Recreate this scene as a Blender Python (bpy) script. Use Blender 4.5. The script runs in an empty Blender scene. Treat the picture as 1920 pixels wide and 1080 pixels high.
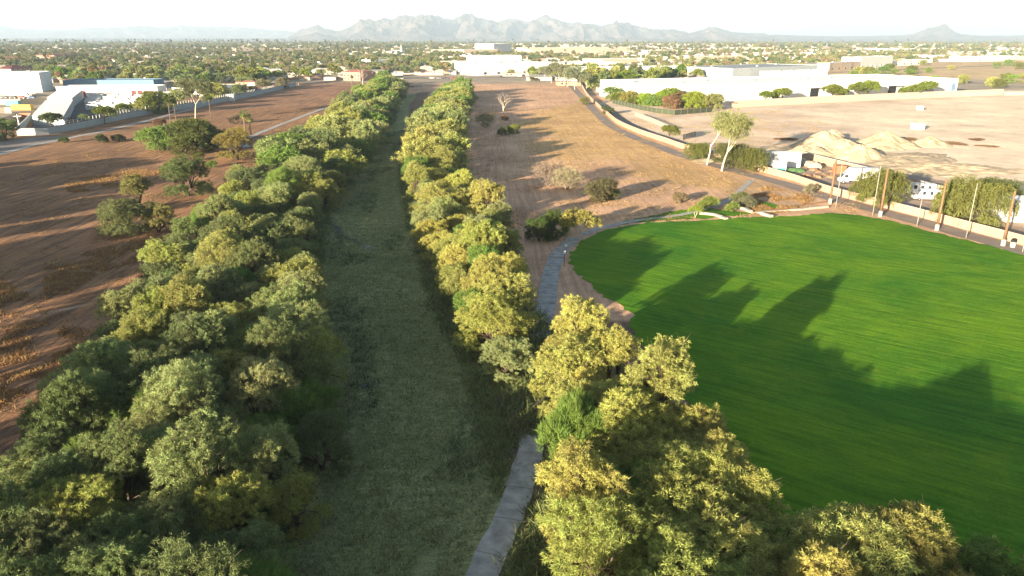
import bpy, math, random
import numpy as np
from mathutils import Vector, noise
from mathutils.geometry import delaunay_2d_cdt

# ------------------------------------------------------------------ camera, sky, sun, exposure
S = bpy.context.scene
COL = S.collection
FPX, CAMZ, HOR = 1350.0, 38.0, 72.0
PITCH = math.atan((540 - HOR) / FPX)
CP, SP = math.cos(PITCH), math.sin(PITCH)
cam = bpy.data.cameras.new('camera')
cam.sensor_width = 36; cam.lens = 36 * FPX / 1920; cam.clip_start = .5; cam.clip_end = 90000
camo = bpy.data.objects.new('camera', cam); COL.objects.link(camo)
camo.location = (0, 0, CAMZ); camo.rotation_euler = (math.pi / 2 - PITCH, 0, 0); S.camera = camo

SUN_AZ, SUN_EL = 217.0, 9.2
w = bpy.data.worlds.new('World'); S.world = w; w.use_nodes = True
wn, wl = w.node_tree.nodes, w.node_tree.links
sky = wn.new('ShaderNodeTexSky'); sky.sky_type = 'NISHITA'; sky.sun_disc = False
sky.sun_elevation = math.radians(SUN_EL); sky.sun_rotation = math.radians(SUN_AZ)
sky.air_density = 1.0; sky.dust_density = 1.0; sky.ozone_density = 1.5
wl.new(sky.outputs[0], wn['Background'].inputs[0]); wn['Background'].inputs[1].default_value = 0.05
sd = bpy.data.lights.new('sun', 'SUN'); sd.energy = 5.0; sd.angle = math.radians(.6); sd.color = (1, .85, .62)
so = bpy.data.objects.new('sun', sd); COL.objects.link(so)
_a, _e = math.radians(SUN_AZ), math.radians(SUN_EL)
so.rotation_euler = Vector((-math.sin(_a) * math.cos(_e), -math.cos(_a) * math.cos(_e), -math.sin(_e))).to_track_quat('-Z', 'Y').to_euler()
so.location = (-100, -100, 120)
S.view_settings.view_transform = 'Standard'; S.view_settings.look = 'None'
S.view_settings.gamma = 1; S.view_settings.exposure = 2.3
try:
    S.cycles.use_denoising = True
    S.cycles.max_bounces = 6; S.cycles.diffuse_bounces = 3; S.cycles.glossy_bounces = 2
    S.cycles.transmission_bounces = 4; S.cycles.transparent_max_bounces = 6
except Exception: pass

R = random.Random(11)
rng = np.random.default_rng(11)

# ------------------------------------------------------------------ terrain shape and pixel <-> ground
def unp(u, v, z=0.0):
    dx, dy = (u - 960) / FPX, (540 - v) / FPX
    d = (dx, CP + dy * SP, -SP + dy * CP)
    t = (z - CAMZ) / d[2]
    return d[0] * t, d[1] * t
def proj(x, y, z):
    dep = y * CP - (z - CAMZ) * SP
    up = y * SP + (z - CAMZ) * CP
    return 960 + FPX * x / dep, 540 - FPX * up / dep
_c = [unp(u, v, -1.5) for u, v in ((735, 1080), (745, 900), (740, 700), (705, 600), (695, 500), (690, 400), (690, 350), (702, 300), (715, 250), (735, 200), (768, 163))]
CY = np.array([-60.] + [p[1] for p in _c] + [900.]); CX = np.array([_c[0][0] + 2] + [p[0] for p in _c] + [_c[-1][0] - 5])
def cen(y): return np.interp(y, CY, CX)
PATH_UV = [(880, 1180), (893, 1120), (903, 1080), (925, 1035), (948, 985), (965, 940), (982, 890), (994, 850), (1001, 818), (1000, 790)]
PXY = np.array([unp(u, v, -.8) for u, v in PATH_UV])
def path_dist(x, y):
    d = np.full(np.shape(x), 1e3)
    for (ax, ay), (bx, by) in zip(PXY[:-1], PXY[1:]):
        t = np.clip(((x - ax) * (bx - ax) + (y - ay) * (by - ay)) / ((bx - ax) ** 2 + (by - ay) ** 2), 0, 1); d = np.minimum(d, np.hypot(x - ax - t * (bx - ax), y - ay - t * (by - ay)))
    return d
def sst(a, b, x):
    t = np.clip((x - a) / (b - a), 0, 1); return t * t * (3 - 2 * t)
def hgt(x, y):
    x = np.asarray(x, float); y = np.asarray(y, float)
    d = np.abs(x - cen(y))
    h = -1.5 * (1 - sst(6, 15, d)) * (1 - sst(560, 640, y))
    und = (.22 * np.sin(x * .11 + 1.3 * np.sin(y * .05)) + .2 * np.sin(y * .083 + 2 * np.sin(x * .037)) + .1 * np.sin(x * .31 + y * .23))
    wp = 1 - sst(2.0, 5, path_dist(x, y)); h = h * (1 - wp) - .8 * wp; und = und * (1 - wp)
    lawn = sst(-2, 8, x - 8) * (1 - sst(135, 160, y))
    return h + und * .8 * (1 - .97 * lawn) * (1 - .95 * sst(20, 45, x - cen(y)) * sst(150, 175, y)) * (1 - sst(250, 420, y)) * (1 - sst(170, 240, np.abs(x)))
def H(x, y): return float(hgt(x, y))
def P(u, v, dz=0.0):
    z = 0.0
    for _ in range(6):
        x, y = unp(u, v, z); z = H(x, y)
    return Vector((x, y, z + dz))

# ------------------------------------------------------------------ materials
def mat(name):
    m = bpy.data.materials.new(name); m.use_nodes = True
    return m, m.node_tree.nodes, m.node_tree.links, m.node_tree.nodes['Principled BSDF']
def plain(name, col, rough=.7, var=.12, scale=1.5, metal=0, bump=0, spec=.3):
    m, n, l, b = mat(name)
    tc = n.new('ShaderNodeTexCoord'); nz = n.new('ShaderNodeTexNoise'); nz.inputs['Scale'].default_value = scale
    nz.inputs['Detail'].default_value = 6
    l.new(tc.outputs['Object'], nz.inputs['Vector'])
    rp = n.new('ShaderNodeValToRGB')
    rp.color_ramp.elements[0].position = .3; rp.color_ramp.elements[1].position = .7
    rp.color_ramp.elements[0].color = (*[c * (1 - var) for c in col], 1); rp.color_ramp.elements[1].color = (*[min(1, c * (1 + var)) for c in col], 1)
    l.new(nz.outputs['Fac'], rp.inputs['Fac']); l.new(rp.outputs[0], b.inputs['Base Color'])
    b.inputs['Roughness'].default_value = rough; b.inputs['Metallic'].default_value = metal
    b.inputs['Specular IOR Level'].default_value = spec
    if bump:
        bp = n.new('ShaderNodeBump'); bp.inputs['Strength'].default_value = bump; bp.inputs['Distance'].default_value = .05
        l.new(nz.outputs['Fac'], bp.inputs['Height']); l.new(bp.outputs[0], b.inputs['Normal'])
    return m
def tinted(name, col, rough=.6, var=.08):
    """colour multiplied by the object's own colour"""
    m, n, l, b = mat(name)
    oi = n.new('ShaderNodeObjectInfo'); mx = n.new('ShaderNodeMix'); mx.data_type = 'RGBA'; mx.blend_type = 'MULTIPLY'; mx.inputs[0].default_value = 1
    mx.inputs[6].default_value = (*col, 1); l.new(oi.outputs['Color'], mx.inputs[7])
    tc = n.new('ShaderNodeTexCoord'); nz = n.new('ShaderNodeTexNoise'); nz.inputs['Scale'].default_value = .6; nz.inputs['Detail'].default_value = 5
    l.new(tc.outputs['Object'], nz.inputs['Vector'])
    mr = n.new('ShaderNodeMapRange'); mr.inputs[3].default_value = 1 - var; mr.inputs[4].default_value = 1 + var; l.new(nz.outputs['Fac'], mr.inputs[0])
    hs = n.new('ShaderNodeHueSaturation'); l.new(mr.outputs[0], hs.inputs['Value']); l.new(mx.outputs[2], hs.inputs['Color'])
    l.new(hs.outputs[0], b.inputs['Base Color']); b.inputs['Roughness'].default_value = rough; b.inputs['Specular IOR Level'].default_value = .25
    return m
def leafmat(name, trans=.35, var=.45, perobj=True):
    m = bpy.data.materials.new(name); m.use_nodes = True
    n, l = m.node_tree.nodes, m.node_tree.links; n.clear()
    oi = n.new('ShaderNodeObjectInfo'); ge = n.new('ShaderNodeNewGeometry')
    tc = n.new('ShaderNodeTexCoord'); nz = n.new('ShaderNodeTexNoise'); nz.inputs['Scale'].default_value = .55; nz.inputs['Detail'].default_value = 3
    l.new(tc.outputs['Object'], nz.inputs['Vector'])
    r1 = n.new('ShaderNodeMapRange'); r1.inputs[3].default_value = 1 - var; r1.inputs[4].default_value = 1 + var; l.new(ge.outputs['Random Per Island'], r1.inputs[0])
    r2 = n.new('ShaderNodeMapRange'); r2.inputs[1].default_value = .3; r2.inputs[2].default_value = .7; r2.inputs[3].default_value = .8; r2.inputs[4].default_value = 1.2; l.new(nz.outputs['Fac'], r2.inputs[0])
    mm = n.new('ShaderNodeMath'); mm.operation = 'MULTIPLY'; l.new(r1.outputs[0], mm.inputs[0]); l.new(r2.outputs[0], mm.inputs[1])
    h = n.new('ShaderNodeMapRange'); h.inputs[1].default_value = .3; h.inputs[2].default_value = .7; h.inputs[3].default_value = .485; h.inputs[4].default_value = .515; l.new(nz.outputs['Fac'], h.inputs[0])
    hs = n.new('ShaderNodeHueSaturation'); l.new(oi.outputs['Color'], hs.inputs['Color']); l.new(mm.outputs[0], hs.inputs['Value']); l.new(h.outputs[0], hs.inputs['Hue'])
    if not perobj:
        ra = n.new('ShaderNodeValToRGB'); cr = ra.color_ramp; cr.interpolation = 'LINEAR'
        for i, (p, c) in enumerate(((0, (.1, .145, .06)), (.3, (.16, .2, .08)), (.55, (.24, .25, .1)), (.75, (.32, .31, .13)), (.92, (.24, .19, .11)), (1, (.26, .2, .12)))):
            e = cr.elements[i] if i < 2 else cr.elements.new(p)
            e.position = p; e.color = (*c, 1)
        l.new(oi.outputs['Random'], ra.inputs[0]); l.new(ra.outputs[0], hs.inputs['Color'])
    d = n.new('ShaderNodeBsdfDiffuse'); t = n.new('ShaderNodeBsdfTranslucent'); mx = n.new('ShaderNodeMixShader'); mx.inputs[0].default_value = trans
    l.new(hs.outputs[0], d.inputs[0]); l.new(hs.outputs[0], t.inputs[0]); l.new(d.outputs[0], mx.inputs[1]); l.new(t.outputs[0], mx.inputs[2])
    o = n.new('ShaderNodeOutputMaterial'); l.new(mx.outputs[0], o.inputs[0])
    return m

M = {}
M['leaf'] = leafmat('leaf_sprays'); M['cityleaf'] = leafmat('town_foliage', .3, .3, False)
M['bark'] = plain('dark_bark', (.09, .065, .045), .9, .3, 3, bump=.5)
M['palebark'] = plain('pale_bark', (.46, .40, .32), .8, .2, 3)
M['deadwood'] = plain('bare_wood', (.36, .29, .23), .9, .25, 3)
M['drywood'] = plain('dry_twigs', (.24, .19, .14), .9, .25, 3)
M['frondskirt'] = plain('dry_fronds', (.28, .2, .11), .9, .3, 3)
M['concrete'] = plain('path_concrete', (.34, .32, .30), .85, .3, .9, bump=.2)
M['asphalt'] = plain('road_asphalt', (.21, .17, .145), .85, .18, .35, bump=.3)
M['dark'] = plain('lot_asphalt', (.045, .045, .055), .8, .25, .15)
M['white'] = plain('white_stucco', (.62, .61, .59), .8, .05, .25)
M['roofwhite'] = plain('white_roof', (.78, .77, .75), .9, .08, .1, spec=.05)
M['roofgrey'] = plain('grey_metal_roof', (.27, .29, .31), .85, .12, .3, spec=.05)
M['roofblue'] = plain('blue_metal_roof', (.14, .22, .31), .85, .1, .3, spec=.05)
M['cream'] = plain('cream_stucco', (.42, .34, .26), .85, .08, .3)
M['pink'] = plain('pink_stucco', (.34, .19, .15), .85, .08, .3)
M['tile'] = plain('red_tile', (.28, .1, .07), .8, .2, .6)
M['brick'] = plain('maroon_door', (.12, .025, .02), .6, .1, 1)
M['tanwall'] = plain('tan_block', (.32, .23, .17), .85, .1, .5, bump=.3)
M['palmbark'] = plain('palm_bark', (.15, .105, .065), .9, .2, 3)
M['cap'] = plain('pink_coping', (.42, .29, .23), .8, .08, .7)
M['blue_shade'] = plain('pale_block', (.34, .37, .38), .85, .08, .5)  # blue-grey; on the white yard wall it paints in the shade
M['glass'] = plain('dark_glass', (.03, .035, .045), .15, .1, 1, spec=.6)
M['black'] = plain('dark_opening', (.015, .015, .018), .6, .1, 1)
M['post'] = plain('galvanised_metal', (.24, .23, .2), .8, .1, 2, spec=.1)
M['pole'] = plain('weathered_timber', (.17, .1, .055), .85, .25, .8)
M['poleshoe'] = plain('concrete_foot', (.35, .32, .28), .85, .1, 2)
M['paint'] = tinted('coach_paint', (.5, .5, .5), .5, .03)
M['trim'] = tinted('coloured_stripe', (1, 1, 1), .5, .03)
M['rubber'] = plain('tyre_rubber', (.02, .02, .02), .8, .1, 3)
M['rim'] = plain('wheel_rim', (.45, .45, .46), .35, .05, 3, metal=.6)
M['bodywall'] = tinted('house_wall', (.45, .4, .34)); M['bodyroof'] = tinted('house_roof', (.5, .47, .43))
M['stone'] = plain('pale_stone', (.36, .3, .24), .85, .15, 1)
M['pile'] = plain('sand_pile', (.40, .31, .205), .95, .25, .5, bump=1)
M['rust'] = plain('rusty_steel', (.3, .12, .06), .7, .2, 1)
M['yellow'] = plain('yellow_steel', (.5, .3, .05), .6, .1, 1)
M['teal'] = plain('teal_paint', (.05, .3, .27), .5, .05, 1)
M['mesh'] = plain('green_screen_mesh', (.05, .06, .035), .9, .2, 2)
M['junk'] = plain('scrap_brown', (.22, .13, .08), .9, .4, 1)
M['greentarp'] = plain('green_tarp', (.08, .16, .06), .8, .2, 1)

def vattr(n, name):
    a = n.new('ShaderNodeAttribute'); a.attribute_name = name; return a
def ground_material():
    m, n, l, b = mat('ground_cover')
    b.inputs['Roughness'].default_value = 1; b.inputs['Specular IOR Level'].default_value = .05
    geo = n.new('ShaderNodeNewGeometry'); pos = geo.outputs['Position']
    tone = vattr(n, 'tone'); ms = vattr(n, 'masks')      # masks: R grassy channel, G dry-grass amount, B wheel tracks
    sep = n.new('ShaderNodeSeparateColor'); l.new(ms.outputs['Color'], sep.inputs[0])
    def nz(scale, det=6, rough=.6, vec=None, map_=None, dist=0):
        t = n.new('ShaderNodeTexNoise'); t.inputs['Scale'].default_value = scale; t.inputs['Detail'].default_value = det; t.inputs['Roughness'].default_value = rough; t.inputs['Distortion'].default_value = dist
        if map_:
            mp = n.new('ShaderNodeMapping'); mp.vector_type = 'TEXTURE'; mp.inputs['Scale'].default_value = tuple(1 / q for q in map_); mp.inputs['Rotation'].default_value = (0, 0, vec or 0); l.new(pos, mp.inputs[0]); l.new(mp.outputs[0], t.inputs['Vector'])
        else: l.new(pos, t.inputs['Vector'])
        return t.outputs['Fac']
    def rng_(x, a, b_, c, d):
        r = n.new('ShaderNodeMapRange'); l.new(x, r.inputs[0])
        for i, q in enumerate((a, b_, c, d)): r.inputs[i + 1].default_value = q
        return r.outputs[0]
    def math_(op, a, b_):
        r = n.new('ShaderNodeMath'); r.operation = op
        for i, q in enumerate((a, b_)):
            if isinstance(q, (int, float)): r.inputs[i].default_value = q
            else: l.new(q, r.inputs[i])
        return r.outputs[0]
    def mix(f, a, b_, mode='MIX'):
        r = n.new('ShaderNodeMix'); r.data_type = 'RGBA'; r.blend_type = mode
        if isinstance(f, (int, float)): r.inputs[0].default_value = f
        else: l.new(f, r.inputs[0])
        for i, q in ((6, a), (7, b_)):
            if isinstance(q, tuple): r.inputs[i].default_value = (*q, 1)
            else: l.new(q, r.inputs[i])
        return r.outputs[2]
    big = nz(.035, 8, .65); midn = nz(.22, 8, .7); fine = nz(1.6, 8, .75); speck = nz(5.5, 4, .7)
    stretch = nz(1.0, 7, .7, .03, (.9, .035, 1), .6)
    stretch2 = nz(1.0, 6, .7, -.6, (.6, .05, 1), .8)
    c = mix(1.0, tone.outputs['Color'], mix(rng_(big, .3, .7, 0, 1), (.72, .70, .70), (1.22, 1.2, 1.18)), 'MULTIPLY')
    c = mix(1.0, c, mix(rng_(midn, .25, .75, 0, 1), (.78, .76, .75), (1.2, 1.2, 1.2)), 'MULTIPLY')
    c = mix(1.0, c, mix(rng_(fine, .3, .7, 0, 1), (.76, .75, .74), (1.22, 1.2, 1.2)), 'MULTIPLY')
    # wheel tracks and graded streaks
    tr = math_('MULTIPLY', sep.outputs['Blue'], rng_(stretch, .44, .52, 1, 0))
    c = mix(math_('MULTIPLY', tr, .72), c, (.12, .08, .058))
    tr2 = math_('MULTIPLY', sep.outputs['Blue'], rng_(stretch2, .56, .66, 0, 1))
    c = mix(math_('MULTIPLY', tr2, .5), c, (.42, .31, .22))
    # tufts of dry grass
    g = math_('MULTIPLY', rng_(math_('ADD', math_('MULTIPLY', midn, .65), math_('MULTIPLY', fine, .35)), .5, .6, 0, 1), sep.outputs['Green'])
    c = mix(math_('MULTIPLY', g, .75), c, mix(rng_(speck, .35, .65, 0, 1), (.17, .09, .03), (.44, .25, .09)))
    # green channel floor
    wr = nz(1.0, 8, .75, .05, (.25, 1.3, 1), 1.2)
    grn = mix(rng_(big, .35, .65, 0, 1), (.18, .205, .09), (.36, .36, .18))
    grn = mix(1.0, grn, mix(rng_(wr, .3, .7, 0, 1), (.55, .55, .55), (1.4, 1.4, 1.35)), 'MULTIPLY')
    grn = mix(1.0, grn, mix(rng_(speck, .3, .7, 0, 1), (.6, .6, .6), (1.35, 1.35, 1.3)), 'MULTIPLY')
    mk = rng_(math_('ADD', sep.outputs['Red'], math_('MULTIPLY', math_('SUBTRACT', fine, .5), .9)), .42, .58, 0, 1)
    c = mix(mk, c, grn)
    l.new(c, b.inputs['Base Color'])
    hsum = math_('ADD', math_('ADD', math_('MULTIPLY', midn, .5), math_('MULTIPLY', fine, .3)), math_('ADD', math_('MULTIPLY', math_('MULTIPLY', wr, sep.outputs['Red']), .5), math_('MULTIPLY', math_('MULTIPLY', stretch, sep.outputs['Blue']), .25)))
    bp = n.new('ShaderNodeBump'); bp.inputs['Strength'].default_value = .8; bp.inputs['Distance'].default_value = .45
    l.new(hsum, bp.inputs['Height']); l.new(bp.outputs[0], b.inputs['Normal'])
    return m
M['ground'] = ground_material()

def lawn_material():
    m, n, l, b = mat('watered_lawn')
    b.inputs['Roughness'].default_value = 1; b.inputs['Specular IOR Level'].default_value = .05
    geo = n.new('ShaderNodeNewGeometry'); pos = geo.outputs['Position']
    def nz(scale, det, map_, rot):
        t = n.new('ShaderNodeTexNoise'); t.inputs['Scale'].default_value = scale; t.inputs['Detail'].default_value = det; t.inputs['Roughness'].default_value = .7; t.inputs['Distortion'].default_value = .5
        mp = n.new('ShaderNodeMapping'); mp.vector_type = 'TEXTURE'; mp.inputs['Scale'].default_value = tuple(1 / q for q in map_); mp.inputs['Rotation'].default_value = (0, 0, rot); l.new(pos, mp.inputs[0]); l.new(mp.outputs[0], t.inputs['Vector']); return t.outputs['Fac']
    s1 = nz(1, 8, (.12, 1.3, 1), -.62); s2 = nz(.05, 5, (1, 1, 1), 0); s3 = nz(3, 6, (1, 1, 1), 0)
    def ramp(x, a, ca, b_, cb):
        r = n.new('ShaderNodeValToRGB'); r.color_ramp.elements[0].position = a; r.color_ramp.elements[1].position = b_
        r.color_ramp.elements[0].color = (*ca, 1); r.color_ramp.elements[1].color = (*cb, 1); l.new(x, r.inputs[0]); return r.outputs[0]
    def mul(a, b_):
        r = n.new('ShaderNodeMix'); r.data_type = 'RGBA'; r.blend_type = 'MULTIPLY'; r.inputs[0].default_value = 1; l.new(a, r.inputs[6]); l.new(b_, r.inputs[7]); return r.outputs[2]
    c = ramp(s2, .35, (.048, .155, .013), .65, (.125, .235, .013))
    c = mul(c, ramp(s1, .3, (.55, .6, .55), .7, (1.38, 1.32, 1.2)))
    yl = nz(.16, 7, (1, 1, 1), 0); mx_ = n.new('ShaderNodeMix'); mx_.data_type = 'RGBA'; rr_ = n.new('ShaderNodeMapRange'); rr_.inputs[1].default_value = .56; rr_.inputs[2].default_value = .72; rr_.inputs[4].default_value = .55; l.new(yl, rr_.inputs[0]); l.new(rr_.outputs[0], mx_.inputs[0]); l.new(c, mx_.inputs[6]); mx_.inputs[7].default_value = (.17, .25, .02, 1); c = mx_.outputs[2]
    c = mul(c, ramp(s3, .3, (.75, .78, .75), .7, (1.2, 1.2, 1.2)))
    l.new(c, b.inputs['Base Color'])
    bp = n.new('ShaderNodeBump'); bp.inputs['Strength'].default_value = .7; bp.inputs['Distance'].default_value = .22
    l.new(s1, bp.inputs['Height']); l.new(bp.outputs[0], b.inputs['Normal'])
    return m
M['lawn'] = lawn_material()

def mountain_material():
    m, n, l, b = mat('desert_rock'); b.inputs['Roughness'].default_value = 1; b.inputs['Specular IOR Level'].default_value = 0
    geo = n.new('ShaderNodeNewGeometry'); t = n.new('ShaderNodeTexNoise'); t.inputs['Scale'].default_value = .004; t.inputs['Detail'].default_value = 8
    l.new(geo.outputs['Position'], t.inputs['Vector'])
    r = n.new('ShaderNodeValToRGB'); r.color_ramp.elements[0].position = .35; r.color_ramp.elements[1].position = .65
    r.color_ramp.elements[0].color = (.075, .062, .058, 1); r.color_ramp.elements[1].color = (.15, .115, .1, 1)
    l.new(t.outputs['Fac'], r.inputs[0]); l.new(r.outputs[0], b.inputs['Base Color'])
    return m
M['rock'] = mountain_material()

# ------------------------------------------------------------------ object helpers
def tag(o, label=None, cat=None, group=None, kind=None):
    if label: o['label'] = label
    if cat: o['category'] = cat
    if group: o['group'] = group
    if kind: o['kind'] = kind
    return o
def link(name, data, parent=None, loc=(0, 0, 0), rz=0.0, sc=1.0, color=None):
    o = bpy.data.objects.new(name, data); COL.objects.link(o)
    o.location = loc; o.rotation_euler = (0, 0, rz)
    o.scale = (sc, sc, sc) if isinstance(sc, (int, float)) else sc
    if parent: o.parent = parent
    if color: o.color = (*color[:3], 1)
    return o
def thing(name, label, cat, loc=(0, 0, 0), rz=0.0, group=None, sc=1.0):
    o = link(name, None, None, loc, rz, sc); o.empty_display_size = .5
    return tag(o, label, cat, group)
class MB:
    def __init__(s): s.v = []; s.f = []; s.m = []
    def face(s, pts, mi=0):
        k = len(s.v); s.v += [tuple(p) for p in pts]; s.f.append(tuple(range(k, k + len(pts)))); s.m.append(mi)
    def box(s, x0, y0, z0, x1, y1, z1, mi=0, rz=0, c=(0, 0)):
        k = len(s.v); ca, sa = math.cos(rz), math.sin(rz)
        for z in (z0, z1):
            for x, y in ((x0, y0), (x1, y0), (x1, y1), (x0, y1)):
                s.v.append((c[0] + x * ca - y * sa, c[1] + x * sa + y * ca, z))
        for q in ((3, 2, 1, 0), (4, 5, 6, 7), (0, 1, 5, 4), (1, 2, 6, 5), (2, 3, 7, 6), (3, 0, 4, 7)):
            s.f.append(tuple(k + i for i in q)); s.m.append(mi)
        return s
    def tube(s, pts, rad, n=6, mi=0, cap=True):
        pts = [Vector(p) for p in pts]; k0 = len(s.v)
        for i, p in enumerate(pts):
            d = (pts[min(i + 1, len(pts) - 1)] - pts[max(i - 1, 0)]).normalized()
            a = d.cross(Vector((0, 0, 1)) if abs(d.z) < .9 else Vector((1, 0, 0))).normalized(); b = d.cross(a)
            r = rad[i] if hasattr(rad, '__len__') else rad
            for j in range(n):
                t = 2 * math.pi * j / n; s.v.append(tuple(p + a * math.cos(t) * r + b * math.sin(t) * r))
        for i in range(len(pts) - 1):
            for j in range(n):
                a0 = k0 + i * n + j; a1 = k0 + i * n + (j + 1) % n
                s.f.append((a0, a1, a1 + n, a0 + n)); s.m.append(mi)
        if cap:
            s.f.append(tuple(k0 + j for j in reversed(range(n)))); s.m.append(mi)
            s.f.append(tuple(k0 + (len(pts) - 1) * n + j for j in range(n))); s.m.append(mi)
        return s
    def prism(s, poly, z0, z1, mi=0, top=None):
        k = len(s.v); n = len(poly)
        for z in (z0, z1):
            for p in poly: s.v.append((p[0], p[1], z))
        for i in range(n):
            j = (i + 1) % n; s.f.append((k + i, k + j, k + n + j, k + n + i)); s.m.append(mi)
        s.f.append(tuple(k + i for i in reversed(range(n)))); s.m.append(mi)
        s.f.append(tuple(k + n + i for i in range(n))); s.m.append(mi if top is None else top)
        return s
    def mesh(s, name, mats, smooth=False):
        me = bpy.data.meshes.new(name); me.from_pydata(s.v, [], s.f)
        for m in (mats if isinstance(mats, (list, tuple)) else [mats]): me.materials.append(m)
        me.polygons.foreach_set('material_index', s.m)
        if smooth: me.polygons.foreach_set('use_smooth', [True] * len(me.polygons))
        me.update(); return me
    def build(s, name, mats, parent=None, loc=(0, 0, 0), rz=0., sc=1., color=None, smooth=False):
        return link(name, s.mesh(name, mats, smooth), parent, loc, rz, sc, color)
def tri_mesh(name, V, mats, mi=None, nper=3):
    """V: (k*nper, 3) array of separate triangles / quads"""
    me = bpy.data.meshes.new(name); nv = len(V); nf = nv // nper
    me.vertices.add(nv); me.vertices.foreach_set('co', V.astype(np.float32).ravel())
    me.loops.add(nv); me.loops.foreach_set('vertex_index', np.arange(nv, dtype=np.int32))
    me.polygons.add(nf); me.polygons.foreach_set('loop_start', np.arange(0, nv, nper, dtype=np.int32))
    me.polygons.foreach_set('loop_total', np.full(nf, nper, dtype=np.int32))
    for m in (mats if isinstance(mats, (list, tuple)) else [mats]): me.materials.append(m)
    if mi is not None: me.polygons.foreach_set('material_index', mi.astype(np.int32))
    me.update(calc_edges=True); return me
def unit(a): return a / np.maximum(np.linalg.norm(a, axis=-1, keepdims=True), 1e-6)
def in_poly(px, py, poly):
    poly = np.asarray(poly, float); ins = np.zeros(np.shape(px), bool); j = len(poly) - 1
    for i in range(len(poly)):
        xi, yi, xj, yj = *poly[i], *poly[j]
        cnd = ((yi > py) != (yj > py)) & (px < (xj - xi) * (py - yi) / ((yj - yi) if yj != yi else 1e-9) + xi)
        ins ^= cnd; j = i
    return ins
def wpoly(pix): return [tuple(P(u, v)[:2]) for u, v in pix]

# ------------------------------------------------------------------ the ground
def axis(lo, hi, st, far_lo, far_hi, g=1.13):
    a = list(np.arange(lo, hi + .01, st)); x, s = lo, st
    while x > far_lo: s *= g; x -= s; a.insert(0, max(x, far_lo))
    x, s = a[-1], st
    while x < far_hi: s *= g; x += s; a.append(min(x, far_hi))
    return np.array(a)
gx = axis(-130, 190, 1.25, -33000, 33000); gy = axis(-30, 300, 1.4, -3000, 42000, 1.075)
GX, GY = np.meshgrid(gx, gy); GZ = hgt(GX, GY)
DC = GX - cen(GY)
curved = [(1085, 150), (1100, 178), (1118, 197), (1140, 217), (1160, 233), (1200, 251), (1250, 268), (1280, 279), (1377, 308), (1467, 333), (1513, 348), (1560, 364), (1667, 392), (1740, 411), (1813, 431), (1913, 458), (2100, 512)]
cw = wpoly(curved)
yard_poly = cw[2:] + wpoly([(2300, 500), (2300, 170), (1900, 168), (1600, 182), (1370, 197), (1180, 168)])
ochre = wpoly([(960, 245), (1020, 205), (1100, 190), (1180, 250), (1330, 312), (1440, 350), (1380, 372), (1290, 345), (1180, 305), (1060, 290)])
farfield = wpoly([(1500, 140), (1600, 122), (1700, 118), (1920, 111), (2300, 108), (2300, 160), (1930, 156), (1800, 146), (1600, 142)])
pale = wpoly([(1500, 215), (1700, 190), (1920, 180), (2200, 185), (2200, 420), (1920, 370), (1700, 310), (1600, 290), (1640, 250)])
lots = cw[6:] + wpoly([(2300, 500), (2100, 420), (1920, 372), (1640, 312), (1510, 290), (1380, 268)])
scrape = wpoly([(1390, 330), (1440, 345), (1560, 375), (1480, 400), (1350, 403), (1330, 385)])
wob = np.vectorize(lambda a, b: noise.noise(Vector((a * .03, b * .03, 3))))(np.clip(GX, -3000, 3000), np.clip(GY, -3000, 9000))
def msk(poly): return in_poly(GX, GY, poly).astype(float)
def soft(poly, r=9):
    q = np.random.default_rng(3); m_ = 0
    for _ in range(8):
        ox, oy = q.uniform(-r, r, 2) * (.6, 1.3); m_ = m_ + in_poly(GX + ox + wob * 14, GY + oy + wob * 30, poly)
    return m_ / 8.0
def lay(base, m, c):
    return base * (1 - m[..., None]) + np.array(c) * m[..., None]
T = np.zeros(GX.shape + (3,)) + np.array((.36, .31, .24))
near = (1 - sst(640, 700, GY + wob * 30)) * (1 - sst(150, 175, np.abs(DC + 20)))
Lft = (DC < 0).astype(float)
T = lay(T, near * Lft, (.34, .19, .105)); T = lay(T, near * (1 - Lft), (.64, .41, .265))
T = lay(T, sst(300, 520, GY) * near * Lft * .6, (.36, .2, .13))
my = msk(yard_poly); T = lay(T, my, (.72, .57, .43))
T = lay(T, soft(pale, 12) * .8, (.85, .70, .52)); T = lay(T, soft(ochre, 8), (.62, .41, .2)); T = lay(T, soft(farfield, 10), (.58, .44, .26))
T = lay(T, msk(lots), (.38, .3, .24)); T = lay(T, soft(scrape, 3) * .6, (.42, .3, .18))
T = lay(T, (GY > 2600).astype(float), (.2, .19, .14))
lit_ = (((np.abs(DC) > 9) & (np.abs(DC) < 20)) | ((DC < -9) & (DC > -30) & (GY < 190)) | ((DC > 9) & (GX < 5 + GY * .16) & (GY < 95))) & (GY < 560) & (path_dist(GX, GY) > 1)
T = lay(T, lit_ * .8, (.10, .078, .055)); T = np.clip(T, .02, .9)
grassy = (1 - sst(9.5, 12.5, np.abs(DC) + wob * 2)) * (1 - sst(520, 600, GY + wob * 40))
under = (1 - sst(14, 26, np.abs(DC + 6))) * .35
dryg = np.clip(.35 + 1.6 * wob, 0, 1) * near * (1 - my) + soft(ochre) * .6 + my * np.clip(.02 + 1.2 * wob, 0, .5) + .4 * msk(farfield)
dryg = np.clip(dryg, 0, 1); dryg = np.where(grassy > .3, 0, dryg)
tracks = near * (.35 + .65 * Lft) * (1 - my) + .1 * my
MK = np.stack([grassy, dryg, np.clip(tracks, 0, 1)], -1)
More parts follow.
